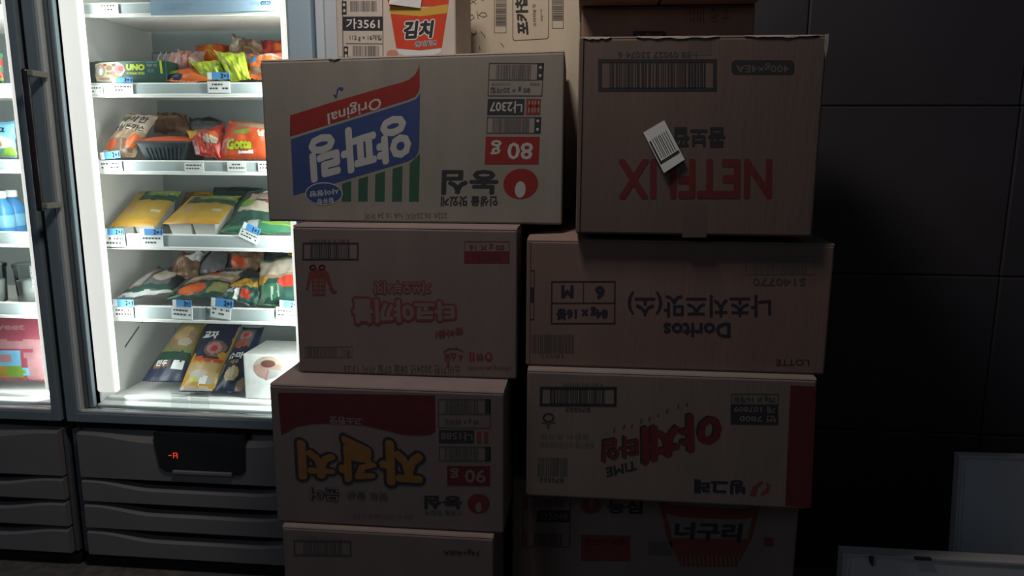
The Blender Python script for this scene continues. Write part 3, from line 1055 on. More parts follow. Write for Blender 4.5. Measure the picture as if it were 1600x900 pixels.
# ---- cup noodle carton standing on the left column
CUPZ = 1.1185 + 0.3500
c = Carton('cream carton with a red noodle cup picture, standing on top of the left column', (-0.546, 1.645, CUPZ), 0.266, 0.18, 0.21, radians(-2), M['carton_cup'],
           px=[(526, -58), (705, -58), (707, 78), (530, 82)])
c.zoom(3.404, 450, 0)
c.frame(302, -10, 514, 282, 4, 'grey_ink')
c.bars(345, 8, 482, 56, 'grey_ink', n=30, seed=61)
c.rect(300, 8, 325, 70, 'black')
c.rect(303, 80, 510, 145, 'black')
c.txt('가3561', (322, 88, 496, 138), 'paper', 0.015, 2, flip=False)
c.txt('112 g × 16개입', (340, 164, 505, 194), 'grey_ink', 0.015, 2, flip=False)
c.rect(318, 204, 510, 208, 'faint')
c.bars(355, 216, 492, 264, 'grey_ink', n=30, seed=62)
c.rect(308, 220, 331, 280, 'black')
for x, y in ((312, 24), (313, 52), (319, 236), (320, 264)):
    c.ell(x, y, 7, 8, 'carton_cup', 2)
c.part('barcode_label')
M['cup_red'] = mat('bright_red_ink', (0.62, 0.06, 0.025), 0.6, 0.08, 40)
M['pink'] = mat('pale_pink_ink', (0.55, 0.24, 0.19), 0.7)
c.poly([(538, -40), (845, -40), (840, 0), (836, 35), (546, 35), (535, 0)], 'cup_red')
c.poly([(545, 32), (700, 44), (836, 26), (832, 66), (700, 80), (552, 68)], 'yellow', 2)
c.poly([(551, 66), (700, 79), (832, 64), (806, 222), (700, 234), (580, 226)], 'cup_red')
c.poly([(581, 228), (700, 236), (805, 224), (800, 244), (740, 264), (640, 266), (590, 250)], 'paper')
c.ell(560, 252, 30, 18, 'pink', 0)
q = [(612, 186), (758, 178), (770, 96), (622, 100)]
c.txt('김치', q, 'paper', 0.06, 3, ring=0.06)
c.txt('김치', q, 'black', 0.055, 4)
q = [(672, 222), (778, 212), (778, 188), (676, 194)]
c.txt('큰사발면', q, 'paper', 0.04, 5, ring=0.05)
c.txt('큰사발면', q, 'black', 0.02, 6)
c.poly([(700, 180), (722, 170), (740, 184), (720, 194)], 'cup_red', 4)
c.part('cup_picture')
k = MB()
sq = [(548, 26), (702, 44), (714, -40), (560, -56)]
pp = [Vector(c.P(x, y, 4)) for x, y in sq]
pp = [p + Vector((0, -0.001 - l, 0)) for p, l in zip(pp, (0.005, 0.001, 0, 0))]
k.add(pp + [p + Vector((0, 0.0008, 0)) for p in pp], [(0, 1, 2, 3), (7, 6, 5, 4), (0, 4, 5, 1), (1, 5, 6, 2), (2, 6, 7, 3), (3, 7, 4, 0)], M['paper'])
k.build('sticker', c.root)

# ---- tan carton between the columns, standing on its side on two plain ones
c = Carton('tan carton on its end with sideways black lettering, in the gap behind the two columns', (-0.3075, 1.895, 1.125), 0.2915, 0.20, 0.64, 0.0, M['carton_tan'],
           px=[(722, -10), (905, -10), (900, 330), (728, 330)], flaps=False)
c.map = homography([tuple(p) for p in ((722, 0), (905, 0), (900, 200), (728, 78))],
                   [(at(*p, 1.895).x + 0.3075, at(*p, 1.895).z - 1.125) for p in ((722, 0), (905, 0), (900, 200), (728, 78))])
c.zoom(3.404, 450, 0)
c.frame(1096, -40, 1162, 176, 3, 'grey_ink')
c.bars(1104, -30, 1158, 140, 'grey_ink', n=34, seed=71, vert=False)
c.part('barcode')
c.frame(1404, -40, 1466, 152, 3, 'grey_ink')
c.bars(1408, -30, 1462, 110, 'grey_ink', n=34, seed=72, vert=False)
c.part('barcode')
c.stroke([(1196, -40), (1196, 205), (1204, 216), (1376, 206), (1386, 196), (1386, -40)], 3.5, 'navy')
c.txt('포카칩', [(1288, 186), (1272, -22), (1206, -16), (1216, 182)], 'black', 0.05, 2)
c.txt('오리지널 맛', [(1322, 140), (1318, 20), (1300, 22), (1304, 142)], 'grey_ink', 0.02, 2)
c.txt('66g×16', [(1358, 112), (1354, 48), (1340, 49), (1344, 113)], 'faint', 0.01, 2)
c.part('brand_lettering')
for st in ([(960, 25), (985, 10), (1005, -5)], [(975, 0), (1000, 22)], [(1015, -10), (1040, 5)], [(965, 90), (980, 78), (990, 95), (975, 108), (962, 98)], [(1005, 60), (1012, 100)],
           [(1012, 80), (1040, 92), (1058, 84), (1050, 70), (1030, 66), (1018, 78)], [(972, 175), (995, 185), (1000, 165)], [(980, 190), (1005, 176)], [(1025, 168), (1044, 190), (1048, 205)],
           [(1018, 245), (1022, 268)], [(1132, 230), (1148, 250)]):
    c.stroke(st, 3.5, 'grey_ink')
c.part('handwriting')['kind'] = 'stuff'
Carton('plain brown carton in the dark gap behind the two columns, under the tan one', (-0.3075, 1.895, 0.562), 0.2915, 0.20, 0.562, 0.0, M['carton_dark'])
Carton('plain brown carton on the ground in the dark gap behind the two columns', (-0.3075, 1.895, 0.0), 0.2915, 0.20, 0.561, 0.0, M['carton_dark'])

# ---- brown cartons on top of the right column
BZ = 1.1095 + 0.3765 + 0.0035
c = Carton('reddish brown carton with a handwritten note, lying on top of the right column', (-0.0125, 1.585, BZ + 0.0005), 0.3445, 0.27, 0.0705, 0.0, M['carton_dark'],
           px=[(908, 12), (1180, 10), (1178, 52), (908, 55)])
c.zoom(3.636, 860, 0)
c.poly([(478, 158), (486, 150), (660, 150), (668, 158), (668, 185), (478, 185)], 'black')
c.txt('200g×8', (500, 158, 645, 180), 'carton_dark', 0.01, 2)
c.part('weight_mark')
for st in ([(780, 65), (782, 108)], [(800, 62), (806, 105), (822, 100)], [(822, 64), (824, 112)], [(842, 62), (844, 104), (860, 104)], [(860, 68), (862, 106)], [(876, 58), (878, 112)],
           [(915, 62), (945, 60)], [(930, 50), (920, 78)], [(930, 60), (948, 80)], [(915, 90), (955, 86)], [(958, 58), (960, 84)], [(925, 96), (950, 94), (948, 110), (926, 110), (925, 96)],
           [(985, 66), (1012, 62), (996, 86)], [(980, 96), (1022, 92)], [(1000, 86), (1000, 106)]):
    c.stroke(st, 4, 'grey_ink')
c.part('handwriting')['kind'] = 'stuff'
c.rect(310, 168, 350, 184, 'grey_ink')
c.part('small_print')
Carton('reddish brown carton at the picture top, left of the pair over the right column', (-0.0180, 1.535, BZ + 0.072), 0.158, 0.27, 0.16, 0.0, M['carton_dark'])
Carton('reddish brown carton at the picture top, right of the pair over the right column', (0.1435, 1.535, BZ + 0.072), 0.190, 0.27, 0.16, 0.0, M['carton_dark'])

# ---- grey boards leaning at the bottom right
M['board'] = mat('grey_board', (0.50, 0.51, 0.53), 0.5, 0.04, 8)
M['board_edge'] = mat('grey_board_edge', (0.44, 0.42, 0.43), 0.5)

def board(label, x0, x1, y, z1, lean, th, yaw):
    o = thing('grey_board', label, 'board', (x0, y, 0.0), yaw)
    k = MB()
    def f(p):
        return Vector((p.x, p.y + lean * p.z, p.z))
    k.rbox(0, x1 - x0, 0, th, 0.0, z1, M['board'], 0.002, 1, fn=f)
    k.build('sheet', o)
    k = MB()
    k.rbox(-0.004, 0.003, -0.003, th + 0.003, 0.0, z1 + 0.003, M['board_edge'], 0.001, 1, fn=f)
    k.rbox(0.010, 0.013, -0.0015, 0.004, 0.0, z1 - 0.004, M['board_edge'], 0.0005, 1, fn=f)
    k.rbox(0.003, x1 - x0, -0.003, th + 0.003, z1 - 0.004, z1 + 0.003, M['board_edge'], 0.001, 1, fn=f)
    k.build('edge_trim', o)
    return o

b1 = board('tall grey board leaning upright behind the low grey board, bottom right', 0.930, 1.60, 1.74, 0.545, 0.10, 0.018, radians(2))
b2 = board('low grey board standing in front of the taller one, bottom right corner', 0.614, 1.40, 1.60, 0.366, 0.06, 0.03, 0.0)
k = MB()
k.add([(0.048, 0.014, 0.369), (0.058, 0.012, 0.372), (0.060, 0.008, 0.345), (0.052, 0.012, 0.352)], [(0, 1, 2, 3)], M['black'])
k.build('scuff_mark', b2)
k = MB()
k.rbox(0.150, 0.186, 0.012, 0.021, 0.366, 0.3715, M['black'], 0.001, 1)
k.build('scuff_mark', b2)

# ------------------------------------------------------------------ chilled food
def pm(name, col, rough=0.35, var=0.12, sc=30):
    m = mat(name, tuple(c * 0.66 for c in col), rough, var, sc, spec=0.4)
    M[name] = m
    return name

for n_, c_ in (('p_orange', (0.72, 0.15, 0.03)), ('p_red', (0.52, 0.05, 0.03)), ('p_redorange', (0.64, 0.10, 0.03)), ('p_lime', (0.50, 0.62, 0.04)), ('p_limedark', (0.33, 0.46, 0.05)),
               ('p_cream', (0.60, 0.52, 0.42)), ('p_pinkwhite', (0.58, 0.36, 0.32)), ('p_brown', (0.23, 0.13, 0.085)), ('p_tan', (0.38, 0.26, 0.17)), ('p_dark', (0.035, 0.04, 0.045)),
               ('p_navy', (0.022, 0.032, 0.075)), ('p_green', (0.05, 0.19, 0.10)), ('p_darkgreen', (0.03, 0.085, 0.065)), ('p_leaf', (0.22, 0.38, 0.06)), ('p_yellow', (0.66, 0.40, 0.04)),
               ('p_gold', (0.46, 0.30, 0.06)), ('p_amber', (0.62, 0.33, 0.04)), ('p_white', (0.95, 0.97, 0.96)), ('p_greywhite', (0.46, 0.48, 0.47)), ('p_grey', (0.15, 0.16, 0.175)),
               ('p_blue', (0.07, 0.28, 0.60)), ('p_sky', (0.20, 0.50, 0.74)), ('p_pink', (0.40, 0.09, 0.13)), ('p_palepink', (0.50, 0.25, 0.27)), ('p_teal', (0.09, 0.24, 0.24)),
               ('p_mochi', (0.55, 0.36, 0.30)), ('p_bean', (0.20, 0.085, 0.075)), ('p_olive', (0.26, 0.27, 0.10)), ('p_dump', (0.62, 0.44, 0.20)), ('p_slate', (0.05, 0.068, 0.08))):
    pm(n_, c_)
M['p_tray_white'] = mat('white_plastic_tray', (0.70, 0.70, 0.68), 0.4)
M['p_clear'] = glass_mat('clear_plastic', (0.86, 0.90, 0.90), 1.32)


def pouch(name, label, cat, c, T, base, zones, deck, seed=0, wr=0.25, texts=(), seals='v', nu=40, nv=36, group=None, tray=None):
    """a filled packet over four points (front left, front right, back right, back left)"""
    C4 = [at(*p) for p in c]
    zmin = min(p.z for p in C4)
    if zmin - T * 0.5 < deck:
        d = deck + 0.002 - (zmin - T * 0.5)
        C4 = [p + Vector((0, 0, d * (1.0 if i < 2 else 0.5))) for i, p in enumerate(C4)]
    r = random.Random(seed)
    off = Vector((r.uniform(0, 50), r.uniform(0, 50), r.uniform(0, 50)))

    def S(u, v, side=1, lift=0.0):
        p = C4[0] * (1 - u) * (1 - v) + C4[1] * u * (1 - v) + C4[2] * u * v + C4[3] * (1 - u) * v
        du = (C4[1] - C4[0]) * (1 - v) + (C4[2] - C4[3]) * v
        dv = (C4[3] - C4[0]) * (1 - u) + (C4[2] - C4[1]) * u
        n = du.cross(dv).normalized()
        uu, vv = max(0.0, min(1.0, u)), max(0.0, min(1.0, v))
        h = (max(0, sin(pi * uu)) ** 0.55) * (max(0, sin(pi * vv)) ** 0.55)
        w = noise.noise(off + Vector((u * 4.2, v * 3.4, side * 3.0))) * 0.6 + noise.noise(off + Vector((u * 9, v * 5, side * 7.0))) * 0.3
        e = noise.noise(off + Vector((u * 6, v * 6, 20)))
        p = p + n * (T * (0.62 if side > 0 else -0.42) * h * (1 + wr * 1.6 * w) + T * wr * 0.45 * e * (1 - h) + lift)
        return p
    k = MB()
    mats = []
    idx = {}
    for side in (1, -1):
        vs, fs, fm = [], [], {}
        for j in range(nv + 1):
            for i in range(nu + 1):
                vs.append(S(i / nu, j / nv, side))
        for j in range(nv):
            for i in range(nu):
                a = j * (nu + 1) + i
                f = (a, a + 1, a + nu + 2, a + nu + 1)
                u, v = (i + .5) / nu, (j + .5) / nv
                m = base
                if side > 0:
                    ju = noise.noise(off + Vector((u * 7, v * 7, 40))) * 0.03
                    for z in zones:
                        if z[0] == 'e':
                            if ((u - z[1]) / z[3]) ** 2 + ((v - z[2]) / z[4]) ** 2 < 1:
                                m = z[5]
                        elif z[0] + ju <= u < z[1] + ju and z[2] + ju <= v < z[3] + ju:
                            m = z[4]
                fm.setdefault(m, []).append(f if side > 0 else f[::-1])
        b = len(k.v)
        k.v += vs
        for m, ff in fm.items():
            q = k.mi(M[m])
            k.f += [tuple(i + b for i in f) for f in ff]
            k.m += [q] * len(ff)
    xs_ = [v.x for v in k.v]
    ys_ = [v.y for v in k.v]
    lo = min(v.z for v in k.v)
    O = (sum(xs_) / len(xs_), sum(ys_) / len(ys_), lo)
    root = thing(name, label, cat, O, 0.0, group)
    k.build('film', root, O, smooth=True)
    # crimped seals
    for end in ((0, 1) if seals else ()):
        s_ = MB()
        n = 30
        vs = []
        for i in range(n + 1):
            t = i / n
            if seals == 'v':
                p = S(t, end)
                d = (S(t, end) - S(t, 0.1 if end == 0 else 0.9)).normalized()
            else:
                p = S(end, t)
                d = (S(end, t) - S(0.1 if end == 0 else 0.9, t)).normalized()
            if end == 0 and seals == 'v':
                d = (d + Vector((0, 0, 0.6))).normalized() * 0.5
            z = Vector((0, 0, 0.0008 * (1 if i % 2 else -1)))
            vs += [p + z, p + d * 0.010 + z]
        s_.add(vs, [(2 * i, 2 * i + 2, 2 * i + 3, 2 * i + 1) for i in range(n)], M[base])
        s_.build('crimped_seal', root, O)
    if texts:
        s_ = MB()
        for body, u0, v0, u1, v1, m, bold in texts:
            V, F = text_uv(body, bold)
            s_.add([S(u0 + (u1 - u0) * a, v0 + (v1 - v0) * b, 1, 0.0018) for a, b in V], F, M[m])
        s_.build('printed_lettering', root, O)
    if tray:
        s_ = MB()
        depth, cells, m = tray
        n_ = Vector((0, 0, -1))
        for q in range(cells):
            u0, u1 = 0.07 + 0.86 * q / cells, 0.07 + 0.86 * (q + 1) / cells - 0.03
            a = [S(u0, 0.05, -1), S(u1, 0.05, -1), S(u1, 0.93, -1), S(u0, 0.93, -1)]
            mid = (a[0] + a[1] + a[2] + a[3]) / 4
            b = []
            for p in a:
                p2 = p.lerp(mid, 0.16)
                p2.z = max(deck + 0.0015, p2.z - depth)
                b.append(p2)
            s_.add(a + b, [(0, 1, 5, 4), (1, 2, 6, 5), (2, 3, 7, 6), (3, 0, 4, 7), (4, 5, 6, 7)], M[m])
        s_.build('tray', root, O)
    return root


D1, D2, D3, D4, D5 = [z - 0.014 for z in SHELF_Z[1:]] + [0.515]


def packbox(name, label, px0, px1, py0, Y, d, deck, m, quad=None):
    a, b = at(px0, py0, Y), at(px1, py0, Y)
    h = a.z - deck - 0.001
    bl, br = at(px0, py0, Y), at(px1, py0, Y)
    c = Carton(label, (a.x, Y, deck + 0.001), b.x - a.x, d, h, 0.0, M[m], flaps=False, name=name, cat='box')
    c.map = lambda x, y: ((at(x, y, Y).x - a.x), (at(x, y, Y).z - deck - 0.001))
    return c

# -- second shelf from the top
c = packbox('pizza_box', 'flat dark green pizza box with yellow lettering at the left end of its shelf', 146, 258, 95, 2.095, 0.12, D1, 'p_darkgreen')
c.zoom(4.706, 120, 40)
c.rect(96, 268, 134, 420, 'p_slate', 1)
c.poly([(136, 285), (180, 272), (300, 268), (340, 290), (356, 330), (330, 372), (270, 385), (255, 415), (150, 412), (138, 380)], 'p_cream', 1)
c.ell(172, 332, 36, 48, 'p_gold', 2); c.ell(172, 332, 29, 40, 'p_greywhite', 3); c.ell(178, 340, 13, 26, 'p_white', 4)
c.ell(312, 318, 34, 36, 'p_palepink', 2); c.ell(322, 316, 20, 20, 'p_red', 3)
c.ell(238, 312, 24, 20, 'p_tan', 2); c.ell(264, 350, 22, 14, 'p_palepink', 3); c.ell(205, 392, 40, 12, 'p_tan', 2); c.ell(290, 370, 26, 10, 'p_gold', 2); c.ell(230, 350, 12, 10, 'p_leaf', 3); c.ell(206, 290, 14, 8, 'p_red', 3)
c.poly([(255, 283), (290, 278), (282, 300), (262, 300)], 'p_brown', 2)
c.txt('UNO', (362, 282, 500, 330), 'p_lime', 0.07, 2, flip=False)
c.txt('ROMANA PIZZA', (368, 342, 500, 360), 'p_lime', 0.05, 2, flip=False)
c.rect(512, 266, 592, 276, 'p_teal', 2); c.txt('두툼한 치즈', (514, 282, 590, 304), 'p_greywhite', 0.0, 3, flip=False); c.txt('피자', (520, 316, 570, 350), 'p_teal', 0.05, 3, flip=False)
c.poly([(606, 254), (622, 254), (634, 352), (616, 352)], 'p_lime', 2)
c.part('printed_front')
c = packbox('food_box', 'small black box with red and gold arcs behind the pizza box', 236, 288, 82, 2.24, 0.12, D1, 'p_dark')
c.zoom(4.706, 120, 40)
for cx_, m_ in ((600, 'p_greywhite'), (640, 'p_gold'), (685, 'p_gold')):
    c.stroke([(cx_ - 12, 330), (cx_ - 8, 270), (cx_ + 4, 225), (cx_ + 22, 196)], 9, m_)
c.rect(690, 200, 740, 300, 'p_red', 1)
c.part('printed_front')
pouch('food_packet', 'cream and red patterned packet beside the black box', 'packet', [(266, 112, 2.17), (312, 114, 2.17), (322, 82, 2.22), (278, 82, 2.22)], 0.05, 'p_pinkwhite',
      [(.1, .3, .1, .9, 'p_red'), (.15, .27, .2, .8, 'p_pinkwhite'), (.45, .52, .15, .85, 'p_red'), (.66, .72, .1, .7, 'p_red'), ('e', .6, .75, .14, .12, 'p_palepink')], D1, 1, 0.5)
pouch('food_packet', 'plain orange packet behind the yellow-green bags', 'packet', [(300, 108, 2.27), (366, 110, 2.27), (372, 72, 2.33), (306, 76, 2.33)], 0.07, 'p_redorange',
      [(.35, .62, .0, 1, 'p_orange'), (.5, .56, .2, .8, 'p_amber')], D1, 2, 0.4)
pouch('food_packet', 'flat bright orange packet lying at the shelf front', 'packet', [(238, 124, 2.10), (330, 127, 2.10), (322, 112, 2.17), (280, 112, 2.17)], 0.03, 'p_orange',
      [(.0, .5, .0, .22, 'p_navy'), (.0, .35, .2, .42, 'p_limedark'), (.35, .9, .3, .8, 'p_orange')], D1, 3, 0.25)
pouch('food_bag', 'yellow-green plastic bag with its flap pointing left', 'bag', [(318, 124, 2.115), (352, 124, 2.115), (350, 94, 2.15), (298, 99, 2.15)], 0.035, 'p_lime',
      [(.0, 1, .0, .35, 'p_limedark'), (.6, 1, .3, .7, 'p_limedark')], D1, 4, 0.55)
pouch('food_bag', 'taller yellow-green plastic bag with stripes on its right side', 'bag', [(360, 126, 2.10), (391, 122, 2.10), (382, 84, 2.15), (336, 82, 2.15)], 0.035, 'p_lime',
      [(.72, .78, 0, 1, 'p_limedark'), (.86, .92, 0, 1, 'p_limedark')], D1, 5, 0.5)
pouch('food_packet', 'brown packet with pointed corners sticking up under the top shelf', 'packet', [(352, 100, 2.24), (418, 104, 2.24), (408, 66, 2.28), (364, 58, 2.28)], 0.045, 'p_brown',
      [(.0, .35, .45, 1, 'p_cream'), (.1, .3, .3, .5, 'p_tan'), (.3, .7, .0, .3, 'p_palepink'), (.75, 1, .6, 1, 'p_tan')], D1, 6, 0.8)
pouch('food_packet', 'orange and white packet with a blue patch next to the large pale carton', 'packet', [(384, 122, 2.12), (452, 124, 2.12), (452, 84, 2.17), (392, 88, 2.17)], 0.045, 'p_orange',
      [(.35, 1, .66, .82, 'p_pinkwhite'), (.02, .26, .5, .75, 'p_blue'), (.1, .4, .05, .3, 'p_brown'), (.5, .8, .2, .5, 'p_redorange')], D1, 7, 0.5)
pouch('food_packet', 'red packet at the back right under the top shelf', 'packet', [(402, 92, 2.27), (460, 92, 2.27), (460, 66, 2.33), (408, 66, 2.33)], 0.04, 'p_red',
      [(.5, 1, .2, .5, 'p_orange'), (.0, .3, .6, 1, 'p_dark')], D1, 8, 0.6)

# -- third shelf
pouch('food_packet', 'long tan packet with black lettering lying at the left end of its shelf', 'packet', [(156, 246, 2.10), (211, 246, 2.10), (246, 182, 2.19), (199, 180, 2.185)], 0.045, 'p_tan',
      [(.0, 1, .52, 1, 'p_cream'), (.1, .9, .08, .34, 'p_brown'), ('e', .8, .3, .16, .16, 'p_orange'), ('e', .25, .2, .16, .1, 'p_redorange'), (.0, .2, .0, .1, 'p_greywhite')], D2, 11, 0.35,
      texts=[('바삭한', .1, .72, .9, .9, 'p_dark', 0.02), ('등심 돈까스', .05, .52, .95, .66, 'p_dark', 0.02)])
pouch('food_packet', 'brown packet with black lettering behind the red-topped tray', 'packet', [(240, 206, 2.25), (298, 206, 2.25), (292, 181, 2.34), (246, 177, 2.34)], 0.04, 'p_brown',
      [(.1, .9, .4, .9, 'p_tan')], D2, 12, 0.4, texts=[('치즈 까스', .12, .45, .9, .8, 'p_dark', 0.02)])
pouch('food_packet', 'dark packet at the back between the tray and the red bags', 'packet', [(292, 210, 2.26), (356, 210, 2.26), (350, 188, 2.34), (296, 187, 2.34)], 0.04, 'p_grey',
      [(.1, .6, .5, .9, 'p_dark')], D2, 13, 0.4, texts=[('만두', .6, .5, .9, .85, 'p_dark', 0.02)])
# black tray with red film lid
a, b = at(213, 222, 2.10), at(291, 221, 2.10)
zt = a.z
O = ((a.x + b.x) / 2, 2.16, D2)
tr = thing('ready_meal_tray', 'black ribbed tray sealed with orange-red film', 'tray', O)
k = MB()
top = [(a.x, 2.10), (b.x, 2.10), (b.x - 0.005, 2.235), (a.x + 0.005, 2.235)]
ins = 0.022
bot = [(a.x + ins, 2.115), (b.x - ins, 2.115), (b.x - ins, 2.22), (a.x + ins, 2.22)]
vs = [(x, y, zt) for x, y in top] + [(x, y, D2 + 0.001) for x, y in bot]
k.add(vs, [(0, 1, 5, 4), (1, 2, 6, 5), (2, 3, 7, 6), (3, 0, 4, 7), (4, 5, 6, 7)], M['p_slate'])
for i in range(9):
    t = 0.14 + 0.09 * i
    p0 = Vector(vs[0]).lerp(Vector(vs[1]), t)
    p1 = Vector(vs[4]).lerp(Vector(vs[5]), t)
    k.tube([p0.lerp(p1, .25) + Vector((0, -0.001, 0)), p0.lerp(p1, .95) + Vector((0, -0.001, 0))], 0.0022, M['p_slate'], 6)
k.build('tray', tr, O)
k = MB()
k.rbox(a.x - 0.004, b.x + 0.004, 2.094, 2.24, zt - 0.003, zt + 0.003, M['p_slate'], 0.002, 1)
k.build('rim', tr, O)
k = MB()
nx, ny = 12, 8
k.add([(a.x - 0.002 + (b.x - a.x + 0.004) * i / nx, 2.095 + 0.143 * j / ny, zt + 0.0035 + 0.016 * (sin(pi * i / nx) ** .5 if 0 < i < nx else 0) * (sin(pi * j / ny) ** .5 if 0 < j < ny else 0)) for j in range(ny + 1) for i in range(nx + 1)],
      [(j * (nx + 1) + i, j * (nx + 1) + i + 1, (j + 1) * (nx + 1) + i + 1, (j + 1) * (nx + 1) + i) for j in range(ny) for i in range(nx)], M['p_redorange'])
k.build('film_lid', tr, O, smooth=True)
pouch('food_bag', 'red crumpled bag with white letters and a yellow patch, right of the black tray', 'bag', [(306, 242, 2.10), (348, 246, 2.10), (350, 194, 2.17), (293, 206, 2.17)], 0.035, 'p_red',
      [(.0, .3, .62, .95, 'p_yellow'), (.3, .7, .7, 1, 'p_brown'), ('e', .78, .62, .1, .1, 'p_orange'), (.0, .16, .0, .5, 'p_palepink')], D2, 14, 0.6,
      texts=[('매콤', .45, .30, .9, .55, 'p_cream', 0.06)])
pouch('food_bag', 'orange-red bag with green script lettering beside the pale carton', 'bag', [(340, 247, 2.10), (436, 247, 2.10), (436, 194, 2.155), (356, 192, 2.155)], 0.035, 'p_redorange',
      [(.2, 1, .82, .97, 'p_tan'), (.22, .5, .62, .74, 'p_leaf'), (.0, .12, .0, 1, 'p_red'), (.35, .6, .08, .16, 'p_white')], D2, 15, 0.3,
      texts=[('Gotta', .14, .18, .58, .46, 'p_lime', 0.06), ('냉면', .66, .52, .9, .76, 'p_cream', 0.06)])

# -- fourth shelf
pouch('tray_pack', 'yellow sealed tray pack at the left end of its shelf', 'packet', [(170, 355, 2.10), (244, 353, 2.10), (284, 299, 2.26), (218, 299, 2.26)], 0.022, 'p_gold',
      [(.0, 1, .0, .14, 'p_amber'), (.08, .95, .15, .5, 'p_gold'), (.22, 1, .66, 1, 'p_darkgreen'), (.32, .95, .82, 1, 'p_leaf'), (0.85, 1, .84, 1, 'p_leaf'), ('e', .2, .42, .08, .05, 'p_palepink'), ('e', .8, .36, .1, .04, 'p_cream')], D3, 21, 0.12,
      texts=[('두부', .3, .70, .5, .80, 'p_grey', 0.03), ('부침용', .55, .84, .92, .93, 'p_cream', 0.02)], seals=None, tray=(0.045, 2, 'p_tray_white'))
pouch('tray_pack', 'yellow sealed tray pack with white cups showing beneath, second from the left', 'packet', [(254, 350, 2.10), (342, 350, 2.10), (378, 306, 2.24), (300, 306, 2.24)], 0.022, 'p_gold',
      [(.0, 1, .0, .16, 'p_amber'), (.08, .95, .16, .5, 'p_gold'), (.12, 1, .62, .92, 'p_darkgreen'), (.25, .98, .78, .95, 'p_leaf'), ('e', .25, .42, .07, .05, 'p_palepink'), ('e', .8, .40, .1, .04, 'p_cream')], D3, 22, 0.12,
      texts=[('두부', .18, .66, .34, .76, 'p_grey', 0.03), ('찌개용', .5, .80, .9, .9, 'p_cream', 0.02)], seals=None, tray=(0.045, 2, 'p_tray_white'))
pouch('food_packet', 'brown and orange packet wedged behind the two yellow tray packs', 'packet', [(282, 322, 2.30), (336, 318, 2.30), (334, 301, 2.36), (290, 301, 2.36)], 0.03, 'p_brown', [(.4, 1, .5, 1, 'p_amber')], D3, 23, 0.3)
pouch('food_packet', 'black packet at the back right of the yellow tray packs', 'packet', [(330, 312, 2.33), (412, 310, 2.33), (410, 294, 2.38), (334, 294, 2.38)], 0.03, 'p_darkgreen', [(.3, .8, .3, .8, 'p_dark')], D3, 24, 0.3)
pouch('food_packet', 'green packet with cream windows, right of the yellow tray packs', 'packet', [(352, 352, 2.12), (430, 352, 2.12), (444, 298, 2.26), (388, 298, 2.26)], 0.035, 'p_darkgreen',
      [(.15, 1, .28, .52, 'p_cream'), (.25, 1, .58, .82, 'p_pinkwhite'), (.5, 1, .84, 1, 'p_white'), ('e', .3, .5, .15, .12, 'p_leaf'), (.7, 1, .5, .56, 'p_red')], D3, 25, 0.3)
pouch('food_packet', 'pale green packet lying at the shelf front behind a tilted price card', 'packet', [(344, 362, 2.095), (462, 364, 2.095), (462, 345, 2.17), (362, 342, 2.17)], 0.03, 'p_green',
      [(.55, 1, .3, .7, 'p_leaf'), (.1, .3, .2, .6, 'p_darkgreen'), (.6, .9, .6, .9, 'p_greywhite'), (.35, .5, .1, .8, 'p_greywhite')], D3, 26, 0.35)

# -- fifth shelf
pouch('food_packet', 'dark grey packet with a cream window, leaning at the left end of its shelf', 'packet', [(180, 467, 2.095), (268, 456, 2.11), (300, 426, 2.25), (244, 418, 2.25)], 0.04, 'p_grey',
      [(.0, .34, .22, .9, 'p_tan'), (.05, .28, .3, .8, 'p_greywhite'), (.36, .42, .1, .95, 'p_dark'), ('e', .62, .6, .2, .24, 'p_cream'), (.0, 1, .0, .07, 'p_greywhite'), (.0, 1, .07, .24, 'p_darkgreen'), (.84, 1, .2, 1, 'p_dark'), (.4, .84, .84, 1, 'p_dark')], D4, 31, 0.3)
pouch('food_packet', 'brown packet with a crumpled white end standing behind the grey one', 'packet', [(252, 436, 2.20), (308, 432, 2.20), (318, 394, 2.29), (282, 398, 2.29)], 0.035, 'p_brown',
      [(.55, 1, .55, 1, 'p_white'), (.0, .3, .0, .4, 'p_dark'), (.3, .6, .4, .8, 'p_tan')], D4, 32, 0.9)
pouch('food_packet', 'slate grey packet rising toward the shelf above, in the middle', 'packet', [(296, 430, 2.22), (346, 424, 2.22), (366, 390, 2.33), (330, 389, 2.33)], 0.035, 'p_grey', [(.0, .3, 0, 1, 'p_dark')], D4, 33, 0.5)
pouch('food_packet', 'mottled brown packet high at the back with a red corner', 'packet', [(352, 420, 2.25), (408, 418, 2.25), (416, 389, 2.34), (358, 389, 2.34)], 0.04, 'p_tan',
      [(.1, .9, .3, 1, 'p_brown'), (.2, .6, .0, .3, 'p_redorange'), (.0, .2, .0, .4, 'p_dark')], D4, 34, 0.7)
pouch('food_packet', 'black packet at the back right beside the carton edge', 'packet', [(398, 424, 2.27), (470, 420, 2.27), (470, 389, 2.35), (412, 390, 2.35)], 0.04, 'p_slate', [(.75, 1, .4, .7, 'p_yellow'), (.3, .6, .6, .9, 'p_grey')], D4, 35, 0.6)
pouch('food_packet', 'green and cream packet with a bright orange window in the middle of its shelf', 'packet', [(256, 468, 2.10), (344, 462, 2.11), (386, 422, 2.24), (312, 427, 2.24)], 0.032, 'p_darkgreen',
      [(.0, 1, .44, .76, 'p_tan'), (.1, .95, .54, .64, 'p_cream'), ('e', .40, .22, .24, .17, 'p_redorange'), ('e', .38, .2, .16, .09, 'p_orange'), (.0, .1, .12, .3, 'p_lime'), (.45, .95, .76, 1, 'p_greywhite'), ('e', .5, .84, .14, .12, 'p_redorange'), (.72, 1, .1, .4, 'p_olive'), (.0, 1, .38, .44, 'p_dark')], D4, 36, 0.3,
      texts=[('김치', .66, .82, .86, .95, 'p_dark', 0.03)])
